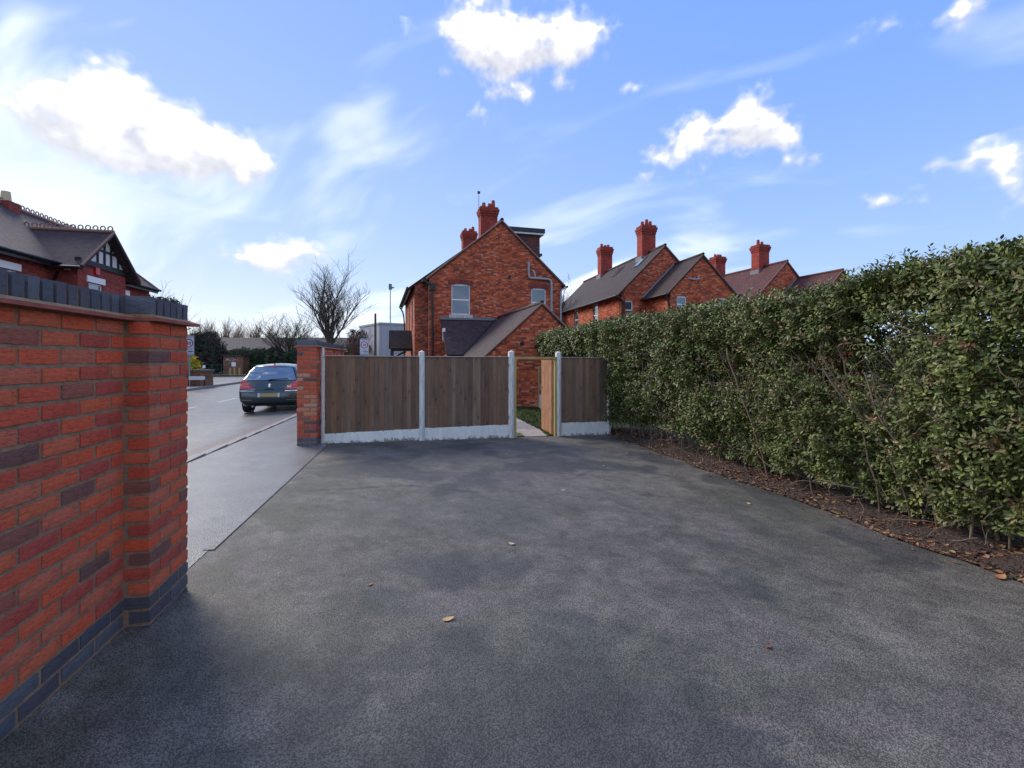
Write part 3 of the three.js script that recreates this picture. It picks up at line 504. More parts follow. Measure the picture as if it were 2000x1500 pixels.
  chimney(h, -.05, 7.0 + E, -3.1, 1.0, .7, 1.85, [[-.25, 0, .32], [.1, 0, .3], [.32, 0, .5]]); chimney(h, -.05, 7.0 + E, -9.3, .95, .7, 2.05, [[-.25, 0, .25], [.1, 0, .25], [.3, 0, .4]]);
  mesh('aerial', merge([bar([-.6, 8.3 + E, -3.1], [-.6, 9.75 + E, -3.1], .015), box(.16, .12, .1, -.6, 9.75 + E, -3.1)]), M.black, h);
  // box dormer on the garden side
  const d = mesh('dormer', boxAt(.25, 2.72, 4.6 + E, 7.18 + E, -6.4, -1.75), M.tileRed, h); mesh('flat_roof', boxAt(.1, 2.98, 7.22 + E, 7.46 + E, -6.6, -1.55), M.black, d); mesh('fascia', boxAt(.12, 2.94, 7.12 + E, 7.215 + E, -6.58, -1.6), M.white, d);
  mesh('lower_dormer', boxAt(2.4, 3.25, 4.2 + E, 6.3 + E, -6.9, -3.6), M.tileRed, d); mesh('flat_roof', boxAt(2.35, 3.45, 6.32 + E, 6.46 + E, -7.1, -3.4), M.black, d);
  // porch on the road side
  const p = mesh('porch', boxAt(-5.62, -4.46, .42 + E, .56 + E, -4.2, -2.6), M.timberBlack, h);
  slope(p, 'porch_roof', 0, 0, 0, 0, 0, 0, M.tileMossy).visible = true; p.remove(p.children[p.children.length - 1]);
  for (const sgn of [1, -1]) { const g = slab([[-5.7, 0], [-4.46, 0], [-4.46, 1.32], [-5.7, 1.32]], .07), q = mesh('porch_roof', g, M.tileMossy, p); if (sgn > 0) { q.rotation.x = -.70; q.position.set(0, .55 + E, -2.48); } else { q.rotation.x = .70; q.position.set(0, .55 + E, -4.32); } }
  for (const z of [-2.7, -4.1]) { mesh('post', boxAt(-5.6, -5.46, 0, .42 + E, z - .07, z + .07), M.timberBlack, p); mesh('brace', tube([[-5.5, -.5 + E, z], [-5.3, .1 + E, z], [-4.8, .38 + E, z]], .05, 5), M.timberBlack, p); }
  // low wing towards us with its own gable, and a lean-to in the corner
  const x0 = -.18, g0 = 6.9, ap = 2.14 + E, ev = .18 + E;
  mesh('wing_gable_wall', slab([[x0 - 2.15, 0], [x0 + 2.15, 0], [x0 + 2.15, ev], [x0, ap - .06], [x0 - 2.15, ev]], .25), M.houseBrick, h).position.z = g0;
  mesh('wing_side_wall', boxAt(x0 - 2.15, x0 - 1.95, 0, ev, 0, g0 - .25), M.houseBrick, h); mesh('wing_side_wall', boxAt(x0 + 1.95, x0 + 2.15, 0, ev, 0, g0 - .25), M.houseBrick, h);
  slope(h, 'wing_roof', x0 - 2.32, ev - .12, x0, ap, g0 + .06, 0, M.tileBrown, .08); slope(h, 'wing_roof', x0 + 2.32, ev - .12, x0, ap, g0 + .06, 0, M.tileBrown, .08);
  for (const q of [-1, 1]) mesh('verge', bar([x0 + q * 2.3, ev - .12, g0 + .06], [x0, ap - .01, g0 + .06], .04, .04, 5), M.verge, h);
  mesh('ridge', bar([x0, ap + .02, g0 + .07], [x0, ap + .02, 0], .08, .08, 8), M.tileBrown, h);
  const lt = slab([[-3.2, 0], [-.3, 0], [-.3, 2.69], [-3.2, 2.69]], .07), lo = mesh('lean_to_roof', lt, M.tileBrown, h); lo.rotation.x = -Math.PI / 2 + Math.atan2(1.8, 2.0); lo.position.set(0, .2 + E, 2.0);
  mesh('flashing', boxAt(-3.25, -.4, 1.98 + E, 2.12 + E, -.002, .09), M.lead, h); mesh('valley', bar([-.36, 2.02 + E, .02], [-2.36, .22 + E, 2.0], .05, .05, 5), M.black, h); mesh('gutter', bar([-3.2, .17 + E, 2.06], [-2.4, .17 + E, 2.06], .055), M.black, h);
  mesh('lean_to_wall', merge([boxAt(-3.12, -2.9, 0, .2 + E, 0, 1.9), boxAt(-2.9, -2.34, 0, .15 + E, 1.7, 1.9)]), M.houseBrick, h);
  mesh('bargeboard', slab([[0, 0], [.14, 0], [.14, -.75], [0, -.6]], .03), M.white, h).position.set(-3.22, 1.5 + E, .75);
  const v2 = new THREE.CylinderGeometry(.085, .085, .06, 14); v2.rotateX(Math.PI / 2); v2.translate(-.98, .56 + E, g0 + .02); mesh('vent', v2, M.black, h); mesh('air_brick', boxAt(-.46, -.31, .37 + E, .52 + E, g0 - .02, g0 + .012), M.black, h);
  mesh('tap', merge([bar([-1.15, -1.15 + E, g0], [-1.15, -1.15 + E, g0 + .1], .014), bar([-1.15, -1.15 + E, g0 + .09], [-1.15, -1.25 + E, g0 + .1], .012)]), M.galv, h);
  mesh('plinth', boxAt(x0 - 2.16, x0 + 2.16, 0, .18, g0 - .01, g0 + .03), M.paveEdge, h);
}
// the pair of houses behind the hedge: main block with a wing in front
function rowHouse(name, label, X, Z, turn, base, k) {
  const E = EYE - base, h = thing(name, label, 'house', X, base, -Z, turn), hw = 2.85, ev = 4.0 + E, rg = k.ridge + E;
  const gw = k.gableWindow ? [k.gableWindow] : [];
  mesh('gable_wall', slab([[-hw, 0], [hw, 0], [hw, ev], [0, rg - .08], [-hw, ev]], .3, gw.map((q) => holeFor(...q.slice(0, 4)))), M.houseBrick, h); gw.forEach((q) => windowUnit(h, ...q, 0, { arch: .05 }));
  const sw = k.sideWindows || [], side = mesh('side_wall', slab([[0, 0], [k.len, 0], [k.len, ev], [0, ev]], .25, sw.map((b) => holeFor(k.len - b, 2.2 + E, .95, 1.55))), M.houseBrick, h); side.rotation.y = -Math.PI / 2; side.position.set(-hw, 0, -k.len);
  sw.forEach((b) => windowUnit(side, k.len - b, 2.2 + E, .95, 1.55, 0, { arch: .05, lintel: true }));
  mesh('side_wall', boxAt(hw - .25, hw, 0, ev, -k.len, -.3), M.houseBrick, h); mesh('rear_wall', slab([[-hw, 0], [hw, 0], [hw, ev], [0, rg - .08], [-hw, ev]], .25), M.houseBrick, h).position.z = -k.len;
  slope(h, 'roof', -hw - .3, ev - .22, 0, rg, .06, -k.len - .3, k.tile); slope(h, 'roof', hw + .3, ev - .22, 0, rg, .06, -k.len - .3, k.tile);
  for (const q of [-1, 1]) mesh('verge', bar([q * (hw + .28), ev - .2, .05], [0, rg - .02, .05], .04, .04, 5), M.verge, h);
  mesh('ridge', bar([0, rg + .02, .08], [0, rg + .02, -k.len - .3], .09, .09, 8), k.tile, h); gutter(h, -hw - .34, ev - .24, .1, -k.len - .3); gutter(h, hw + .34, ev - .24, .1, -k.len - .3);
  pipe(h, 'downpipe', [[-hw - .33, ev - .26, .03], [-hw + .1, ev - .6, .09], [-hw + .1, ev - 1, .09], [-hw + .1, 0, .09]], .055, M.black);
  (k.chimneys || []).forEach((c) => { chimney(h, 0, rg - .3, -c[0], .95, .75, c[1], c[2] || [[-.28, 0, .3], [0, .05, .45], [.28, 0, .35]]); mesh('flashing', boxAt(-.56, .56, rg - .55, rg - .25, -c[0] - .42, -c[0] + .42), M.lead, h); });
  (k.rooflights || []).forEach((b) => { const r = mesh('rooflight', boxAt(-.32, .32, 0, .95, .01, .07), M.lead, h), up = new THREE.Vector3(hw + .3, rg - ev + .22, 0).normalize(), run = new THREE.Vector3(0, 0, 1), out = new THREE.Vector3().crossVectors(up, run).negate(); if (out.y < 0) out.negate(); r.quaternion.setFromRotationMatrix(new THREE.Matrix4().makeBasis(new THREE.Vector3().crossVectors(up, out), up, out)); r.position.set(-1.05, rg - 1.05 * (rg - ev + .22) / (hw + .3), -b); mesh('pane', boxAt(-.27, .27, .05, .9, .071, .078), M.skyGlass, r); });
  if (k.wing) {
    const g = k.wing, wl = g.x - g.hw, wr = g.x + g.hw, we = g.ev + E, wg = g.ridge + E, ww = g.windows || [];
    mesh('wing_gable_wall', slab([[wl, 0], [wr, 0], [wr, we], [g.x, wg - .06], [wl, we]], .25, ww.map((q) => holeFor(q[0], q[1] + E, q[2], q[3]))), M.houseBrick, h).position.z = g.len; ww.forEach((q) => windowUnit(h, q[0], q[1] + E, q[2], q[3], g.len, { arch: .06 }));
    mesh('wing_side_wall', boxAt(wl, wl + .25, 0, we, 0, g.len - .25), M.houseBrick, h); mesh('wing_side_wall', boxAt(wr - .25, wr, 0, we, 0, g.len - .25), M.houseBrick, h);
    slope(h, 'wing_roof', wl - .25, we - .22, g.x, wg, g.len + .06, 0, k.tile); slope(h, 'wing_roof', wr + .25, we - .22, g.x, wg, g.len + .06, 0, k.tile);
    for (const q of [-1, 1]) mesh('verge', bar([g.x + q * (g.hw + .23), we - .2, g.len + .05], [g.x, wg - .02, g.len + .05], .035, .035, 5), M.verge, h);
    mesh('ridge', bar([g.x, wg + .02, g.len + .08], [g.x, wg + .02, 0], .08, .08, 8), k.tile, h); gutter(h, wl - .29, we - .24, g.len + .1, 0); gutter(h, wr + .29, we - .24, g.len + .1, 0);
    mesh('flashing', bar([wl - .2, we - .1, .03], [g.x, wg + .05, .03], .07, .07, 4), M.lead, h);
    pipe(h, 'downpipe', [[wl - .28, we - .26, g.len - .1], [wl - .06, we - .7, g.len - .1], [wl - .06, 0, g.len - .1]], .05, M.black);
    if (g.flue) pipe(h, 'flue', [[g.x - .9, wg - 1.35, g.len + .02], [g.x - .9, wg - 1.4, g.len + .14], [g.x - .35, wg - 1.4, g.len + .14], [g.x - .35, wg - 1.25, g.len + .14]], .05, M.pipeGrey);
  }
  return h;
}
M.skyGlass = new THREE.MeshPhysicalMaterial({ color: lin(.20, .23, .26), roughness: .03, metalness: .55, clearcoat: 1 });
rowHouse('brick_house', 'brick house with dark mossy roof, two rooflights and two tall red chimneys behind the hedge', 9.36, 29, .2, -.7, { ridge: 6.93, len: 14, tile: M.tileMossy, gableWindow: [-2.4, 2.35 + 2.1, .6, 1.15], sideWindows: [4.2, 8.2], chimneys: [[2.4, 2.1], [9.4, 2.3, [[-.28, 0, .3], [0, .05, .2], [.28, 0, .25]]]], rooflights: [1.7, 5.2],
  wing: { x: .66, hw: 1.95, len: 2.9, ev: 3.75, ridge: 5.78, windows: [[-.62, 2.55, .62, .9], [1.95, 2.5, .6, .9]], flue: true } });
rowHouse('brick_house', 'brick house with red tiled roof and single stout chimney, farthest along the hedge', 19.5, 33.6, .29, -.7, { ridge: 6.9, len: 7.5, tile: M.tileRed, chimneys: [[2.4, 1.95, [[-.2, 0, .42], [.15, 0, .3]]], [7.0, 2.0, [[-.25, 0, .25], [.05, 0, .25], [.28, 0, .25]]]],
  wing: { x: .9, hw: 1.95, len: 3.4, ev: 3.7, ridge: 5.72 } });
{ // the house across the road: main range along the road, a half-timbered cross gable
  const E = 1.85, h = thing('brick_house', 'dark red brick house with half-timbered gable and brown tiled roof across the road', 'house', -18.85, -.45, -21.85, 1.787);
  const ev = 4.1 + E, rg = 7.0 + E, we = 4.25 + E, wa = 5.73 + E, mz = -.9;
  const wins = [[-4.05, 1.75 + E, .95, 1.6], [3.25, 1.75 + E, .95, 1.6], [-4.05, -.9 + E, .95, 1.6], [3.25, -.9 + E, .95, 1.6], [-8, 1.75 + E, .95, 1.6]];
  mesh('front_wall', slab([[-12, 0], [5.9, 0], [5.9, ev], [-12, ev]], .3, wins.map((q) => holeFor(...q))), M.redBrick, h).position.z = mz; wins.forEach((q) => windowUnit(h, ...q, mz, { lintel: true, sill: true }));
  mesh('end_wall', slab([[0, 0], [6.7, 0], [6.7, ev], [3.35, rg - .1], [0, ev]], .3), M.redBrick, h).rotation.y = Math.PI / 2; h.children[h.children.length - 1].position.set(5.9, 0, mz - .01);
  mesh('rear_wall', boxAt(-12, 5.9, 0, ev, mz - 7, mz - 6.7), M.redBrick, h); const ew = mesh('end_wall', slab([[0, 0], [6.7, 0], [6.7, ev], [3.35, rg - .1], [0, ev]], .3), M.redBrick, h); ew.rotation.y = Math.PI / 2; ew.position.set(-11.7, 0, mz - .01);
  // roof planes: eaves forward and back of the ridge (which runs along local x)
  const plane = (name, x0, x1, z0, y0, z1, y1, m, parent = h) => { const L = Math.hypot(z1 - z0, y1 - y0), s = slab([[0, 0], [x1 - x0, 0], [x1 - x0, L], [0, L]], .1), o = mesh(name, s, m, parent), up = new THREE.Vector3(0, y1 - y0, z1 - z0).normalize(), run = new THREE.Vector3(1, 0, 0), out = new THREE.Vector3().crossVectors(run, up); const f = out.y < 0; if (f) { run.negate(); out.negate(); } o.quaternion.setFromRotationMatrix(new THREE.Matrix4().makeBasis(run, up, out)); o.position.set(f ? x1 : x0, y0, z0); return o; };
  plane('roof', -12.2, 6.15, mz + .42, ev - .15, mz - 3.35, rg, M.tileBrown); plane('roof', -12.2, 6.15, mz - 7.1, ev - .15, mz - 3.35, rg, M.tileBrown);
  mesh('gutter', bar([-12.2, ev - .14, mz + .47], [6.15, ev - .14, mz + .47], .06), M.black, h); mesh('fascia', boxAt(-12, 6.1, ev - .32, ev - .12, mz + .30, mz + .36), M.black, h); mesh('verge', bar([6.12, ev - .12, mz + .42], [6.12, rg, mz - 3.35], .05), M.verge, h);
  const crest = (a, b, parent) => { const n = Math.round(Math.hypot(b[0] - a[0], b[2] - a[2]) / .3), list = [bar(a, b, .09, .09, 6)], dir = Math.abs(b[0] - a[0]) > Math.abs(b[2] - a[2]); for (let i = 0; i < n; i++) { const t = (i + .5) / n, r = new THREE.TorusGeometry(.10, .028, 5, 10); if (!dir) r.rotateY(Math.PI / 2); r.translate(lerp(a[0], b[0], t), a[1] + .15, lerp(a[2], b[2], t)); list.push(r); } const m = mesh('ridge_crest', merge(list), M.verge, parent); m.userData.kind = 'stuff'; };
  crest([-12, rg + .03, mz - 3.35], [6.1, rg + .03, mz - 3.35], h);
  mesh('chimney', boxAt(.4, 1.1, rg - .4, rg + .15, mz - 3.7, mz - 3.0), M.redBrick, h); const pg = new THREE.CylinderGeometry(.16, .2, .5, 12); pg.translate(.75, rg + .38, mz - 3.35); mesh('chimney_pot', pg, M.cream, h);
  // cross gable
  const ww = [-.55, 1.75 + E, 1.0, 1.62];
  mesh('gable_wall', slab([[-1.75, 0], [1.75, 0], [1.75, we], [-1.75, we]], .3, [holeFor(...ww)]), M.redBrick, h); windowUnit(h, ...ww, 0, { lintel: true, sill: true }); windowUnit(h, -.55, -.95 + E, 1.0, 1.62, .03, { lintel: true, sill: true });
  for (const q of [-1, 1]) mesh('gable_side_wall', boxAt(q > 0 ? 1.5 : -1.75, q > 0 ? 1.75 : -1.5, 0, we, mz - .1, -.3), M.redBrick, h);
  mesh('gable_panel', slab([[-1.7, we], [1.7, we], [0, wa - .1]], .1), M.render, h).position.z = .02;
  const tim = [boxAt(-1.85, 1.85, we - .18, we + .06, -.05, .09)]; for (const x of [-1.05, -.5, 0, .5, 1.05]) tim.push(boxAt(x - .05, x + .05, we, we + (1 - Math.abs(x) / 1.75) * (wa - we), .02, .075)); tim.push(boxAt(-.9, .9, we + .62, we + .72, .02, .07));
  tim.forEach((g) => mesh('timber', g, M.timberBlack, h));
  for (const q of [-1, 1]) { slope(h, 'gable_roof', q * 2.25, we - .45, 0, wa + .08, .42, -3.4, M.tileBrown); mesh('bargeboard', bar([q * 2.2, we - .42, .38], [0, wa + .0, .38], .09, .09, 4), M.timberBlack, h); mesh('verge', bar([q * 2.22, we - .36, .42], [0, wa + .1, .42], .05, .05, 5), M.verge, h); mesh('gutter', bar([q * 2.3, we - .45, .4], [q * 2.3, we - .45, mz + .4], .06), M.black, h); }
  crest([0, wa + .12, .42], [0, wa + .12, -3.1], h);
  mesh('alarm_box', boxAt(-.68, -.40, 3.55 + E + .22, 3.95 + E + .12, .0, .09), flat(.62, .02, .03, .4), h); mesh('junction_box', boxAt(-1.82, -1.752, 3.75 + E, 3.95 + E, -.45, -.25), M.white, h);
  pipe(h, 'downpipe', [[-2.2, we - .68, mz + .45], [-1.95, we - .9, mz + .2], [-1.92, we - 1.2, mz + .1], [-1.92, 0, mz + .1]], .06, M.black);
}

// ---------------------------------------------------------------- planting
function leafSprig(n, len, spread, size, sd) {      // a twig end with n folded leaves
  const s0 = seed; seed = sd; const pos = [], nor = []; const V3 = THREE.Vector3;
  for (let i = 0; i < n; i++) {
    const t = 0.15 + 0.85 * i / (n - 1), base = new V3(rr(-.01, .01), len * t, rr(-.01, .01)), az = i * 2.4 + rr(-.4, .4), tilt = rr(.5, 1.25), L = size * rr(.75, 1.2), w = L * rr(.42, .52);
    const d = new V3(Math.cos(az) * Math.sin(tilt), Math.cos(tilt), Math.sin(az) * Math.sin(tilt)), side = new V3().crossVectors(d, new V3(0, 1, 0)).normalize(), up = new V3().crossVectors(side, d).normalize();
    base.addScaledVector(d, spread * rr(.1, .5)); const droop = rr(-.1, .15) * L;
    const P = (a, b, c) => base.clone().addScaledVector(d, L * a).addScaledVector(side, w * b).addScaledVector(up, w * c - droop * a * a);
    const A = P(0, 0, 0), B = P(.35, .5, .16), C = P(.75, .38, .1), D = P(1, 0, -.05), E2 = P(.75, -.38, .1), F = P(.35, -.5, .16), M1 = P(.4, 0, 0);
    const tri = (a, b, c) => { const nn = new V3().crossVectors(b.clone().sub(a), c.clone().sub(a)).normalize(); for (const q of [a, b, c]) { pos.push(q.x, q.y, q.z); nor.push(nn.x, nn.y, nn.z); } };
    tri(A, M1, B); tri(B, M1, C); tri(C, M1, D); tri(D, M1, E2); tri(E2, M1, F); tri(F, M1, A);
  }
  seed = s0; const g = new THREE.BufferGeometry(); g.setAttribute('position', new THREE.Float32BufferAttribute(pos, 3)); g.setAttribute('normal', new THREE.Float32BufferAttribute(nor, 3)); return g;
}
function scatter(name, geo, material, list, parent) { // list of [x, y, z, dir(Vector3), scale, colour]
  const m = new THREE.InstancedMesh(geo, material, list.length), q = new THREE.Quaternion(), q2 = new THREE.Quaternion(), up = new THREE.Vector3(0, 1, 0), mt = new THREE.Matrix4(), sc = new THREE.Vector3(), ps = new THREE.Vector3(), col = new THREE.Color();
  list.forEach(([x, y, z, d, s, c], i) => { q.setFromUnitVectors(up, d); q2.setFromAxisAngle(up, i * 2.399); q.multiply(q2); mt.compose(ps.set(x, y, z), q, sc.set(s, s, s)); m.setMatrixAt(i, mt); m.setColorAt(i, col.setRGB(...c)); });
  m.name = name; m.userData.kind = 'stuff'; shade(m); if (parent) parent.add(m); return m;
}
M.leaf = mat({ color: lin(1, 1, 1), roughness: .52 }); M.leafMatt = mat({ color: lin(1, 1, 1), roughness: .7 });
M.twig = mat({ color: lin(.26, .185, .125), ...rough(.3), bumpScale: .002, roughness: .9 }); M.bark = mat({ color: lin(.085, .068, .052), ...rough(.5), bumpScale: .02, roughness: .95 });
const twist = (p, d, L, n, bend, up = 0) => { const pts = [[...p]]; let v = new THREE.Vector3(...d).normalize(); for (let i = 0; i < n; i++) { v.add(new THREE.Vector3(rr(-bend, bend), rr(-bend, bend) + up, rr(-bend, bend))).normalize(); const q = pts[pts.length - 1]; pts.push([q[0] + v.x * L / n, q[1] + v.y * L / n, q[2] + v.z * L / n]); } return pts; };
{ // the long privet hedge along the right of the drive
  const h = thing('privet_hedge', 'long overgrown privet hedge with bare lower stems along the drive', 'hedge', hedgeX(6), land(hedgeX(6), 6), -6);
  const inv = (X, y, Z) => [X - h.position.x, y - h.position.y, -Z - h.position.z];
  const geos = [101, 202, 303, 404].map((s, i) => leafSprig(11 + i * 2, .14, .05, .040, s)), lists = geos.map(() => []);
  const topOf = (Z) => 2.06 + .10 * sst(6, 2.5, Z) + .10 * (vn(Z * 1.3, 1, 3) - .5) + .05 * (vn(Z * 5, 2, 3) - .5), n2 = [-.983, 0, -.185];
  const colour = () => { const t = rnd(), v = rr(.85, 1.5); const c = t < .55 ? [.098, .122, .030] : t < .80 ? [.135, .165, .036] : t < .91 ? [.150, .125, .055] : t < .965 ? [.21, .215, .055] : [.19, .10, .045]; return c.map((q) => q * v); };
  const put = (X, y, Z, out, up, s) => { const d = new THREE.Vector3(n2[0] * out + rr(-.6, .6), up + rr(-.5, .5), -n2[2] * out * -1 + rr(-.6, .6)).normalize(); lists[Math.floor(rnd() * 4)].push([...inv(X, y, Z), d, s * rr(.8, 1.25), colour()]); };
  for (let Z = 0.9; Z < 17.6; Z += .05) {
    const near = Z < 7, dens = (near ? 118 : Z < 11 ? 74 : 48) * (Z < 2.6 ? .5 : 1), s = near ? 1 : Z < 11 ? 1.25 : 1.6, g = land(hedgeX(Z), Z), top = topOf(Z), low = Z > 11.5 ? 1.42 : g + .13 + .22 * vn(Z * 1.1, 9, 5);
    for (let i = 0; i < dens; i++) {
      const zz = Z + rr(-.03, .03), y = low + (top - low) * rnd(), f = (y - low) / (top - low);
      const bulge = .10 * Math.sin(f * Math.PI) + .10 * sst(.55, .9, f) - .08 * sst(.25, 0, f) + .22 * sst(9.8, 10.6, zz) * sst(11.8, 11.2, zz), hollow = sst(.50, .64, fbm(zz * 1.1 + 4, y * 1.5 + 2, 3, 61)), gap = sst(.25, .5, f) * sst(.96, .78, f) * .62 + .14;
      if (rnd() < hollow * gap * 1.3) { if (rnd() < .8) continue; }
      const depth = Math.pow(rnd(), 2.2) * .75 + hollow * .12;
      put(hedgeX(zz) - bulge + depth + (vn(zz * 2.2, y * 2.2, 12) - .5) * .18, y, zz, 1, .5, s);
    }
    for (let i = 0; i < dens * .42; i++) put(hedgeX(Z) - .12 + rnd() * 1.25, top - rnd() * .16 + (rnd() < .03 ? .14 : 0), Z + rr(-.03, .03), .1, 1.2, s);   // top
    for (let i = 0; i < dens * .25; i++) put(hedgeX(Z) + .35 + rnd() * .7, low + .1 + (top - low) * rnd(), Z, rr(-1, 1), .6, s * 1.25);      // inside
    if (Z > 17.3) for (let i = 0; i < dens * 3; i++) { const y = low + (top - low) * rnd(); put(hedgeX(Z) + rnd() * 1.2, y, Z + rnd() * .25, rr(-1, 1), .5, s); }
  }
  geos.forEach((g, i) => scatter('foliage', g, M.leaf, lists[i], h));
  // stems: trunks rising through the hedge, forked and crooked, and tangled twigs about its foot
  for (let i = 0; i < 92; i++) {
    const Z = 2.2 + Math.pow(i / 92, 1.25) * 9.2 + rr(-.1, .1), X = hedgeX(Z) + rr(.02, .38), g = land(X, Z), r = rr(.006, .013), list = [];
    const main = twist(inv(X, g - .03, Z), [rr(-.25, .1), 1, rr(-.25, .25)], rr(1.2, 2.0), 9, .17, .08); list.push(tube(main, r, 5, 18));
    for (let k = 0; k < 4; k++) { const at = main[3 + Math.floor(rnd() * 6)]; list.push(tube(twist(at, [rr(-1, .2), rr(.2, 1), rr(-.8, .8)], rr(.25, .7), 5, .3, .12), r * rr(.35, .6), 4, 9)); }
    mesh('stem', merge(list), M.twig, h);
  }
  for (let i = 0; i < 240; i++) { const Z = 2.2 + Math.pow(rnd(), 1.3) * 8.6, mid = i % 3 === 0, X = hedgeX(Z) + (mid ? rr(-.2, .02) : rr(-.14, .3)), g = land(X, Z) + (mid ? rr(.7, 1.9) : 0); mesh('twig', tube(twist(inv(X, g + rr(.02, .3), Z), [rr(-1, .4), rr(-.5, .5), rr(-1, 1)], rr(.2, .55), 6, .42), rr(.0025, .006), 4, 12), M.twig, h); }
}
// soil bed under the hedge, with leaf litter
M.soil = mat({ color: lin(.078, .050, .037), ...rough(.6), bumpScale: .03, roughness: 1 });
{
  const pos = [], idx = [], uv = [], nz = 220, nx = 26;
  for (let i = 0; i <= nz; i++) for (let j = 0; j <= nx; j++) { const Z = -1 + 12.0 * i / nz, q = j / nx, X = lerp(bedX(Z) - .02, hedgeX(Z) + 1.5, Math.pow(q, 1.3)), y = land(X, Z) + .006 + .10 * sst(0, .35, q) * (.4 + .9 * fbm(X * 5, Z * 5, 4, 7)) + .02 * sst(0, .1, q) * (vn(X * 30, Z * 30, 4) - .3); pos.push(X, y, -Z); uv.push(X, Z); }
  for (let i = 0; i < nz; i++) for (let j = 0; j < nx; j++) { const a = i * (nx + 1) + j, b = a + 1, c = a + nx + 1, d = c + 1; idx.push(a, b, c, b, d, c); }
  const g = new THREE.BufferGeometry(); g.setAttribute('position', new THREE.Float32BufferAttribute(pos, 3)); g.setAttribute('uv', new THREE.Float32BufferAttribute(uv, 2)); g.setIndex(idx); g.computeVertexNormals(); structure('soil_bed', g, M.soil);
}
function deadLeaf(sd) { // a curled fallen leaf
  const s0 = seed; seed = sd; const g = new THREE.PlaneGeometry(1, .55, 6, 4), p = g.attributes.position, cu = rr(.15, .5), tw = rr(-.5, .5);
  for (let i = 0; i < p.count; i++) { const x = p.getX(i), y = p.getY(i), w = Math.sqrt(Math.max(0, 1 - (x * 2) ** 2 * .96)) * (x > 0 ? 1 - x * .5 : 1); p.setXYZ(i, x, cu * (x * x + 1.5 * y * y) + tw * x * y + .02, y * w); }
  g.computeVertexNormals(); seed = s0; return g;
}
const deadGeo = [5, 6, 7, 8].map(deadLeaf), deadMat = [[.42, .20, .085], [.30, .125, .06], [.55, .36, .16], [.20, .09, .05], [.62, .46, .24]].map((c) => mat({ color: lin(...c), roughness: .75 }));
{
  const list = [[], [], [], []];
  for (let i = 0; i < 8500; i++) { const Z = .6 + Math.pow(rnd(), .9) * 10.6, q = Math.pow(rnd(), 1.5), X = bedX(Z) - .03 + q * .95 - (rnd() < .06 ? rr(0, .25) : 0), c = pick([[.20, .095, .055], [.13, .065, .042], [.30, .15, .07], [.10, .055, .04], [.17, .085, .05], [.42, .26, .12]]).map((v) => v * rr(.7, 1.2)); const bump = X > bedX(Z) ? .10 * sst(0, .35, Math.pow((X - bedX(Z)) / 1.75, .77)) * .85 : 0; list[i % 4].push([X, land(X, Z) + .012 + bump, -Z, new THREE.Vector3(rr(-.35, .35), 1, rr(-.35, .35)).normalize(), rr(.022, .06), c]); }
  const m = new THREE.Group(); m.name = 'leaf_litter'; m.userData = { label: 'brown fallen leaves and twigs strewn under the hedge', category: 'leaf litter', kind: 'stuff' }; scene.add(m); deadGeo.forEach((g, i) => scatter('litter', g, M.leafMatt, list[i], m));
}
// leaves lying singly on the tarmac
[[-2.75, 7.7], [-1.7, 8.1], [-1.65, 7.75], [-.1, 7.9], [.15, 7.2], [-1.9, 6.1], [-.45, 6.6], [-.9, 3.0], [.0, 3.75], [1.35, 7.0], [.9, 8.9], [1.5, 9.2], [1.75, 9.0], [1.25, 9.4], [2.0, 8.2], [1.0, 8.0], [2.2, 6.6], [2.05, 5.6], [2.55, 5.1], [-.35, 2.6], [3.4, 3.3], [1.3, 2.4], [-1.2, 5.2], [.6, 5.5], [1.62, 8.5], [-2.2, 8.2]].forEach(([X, Z], i) => {
  const m = single('fallen_leaf', deadGeo[i % 4], deadMat[(i * 3) % 5], 'single dry fallen leaf lying on the tarmac drive', 'leaf', 'fallen leaves on the drive'); const s = i === 20 ? .11 : rr(.035, .07); m.scale.set(s, s, s); m.position.set(X, land(X, Z) + .004, -Z); m.rotation.y = rr(0, 6.28);
});
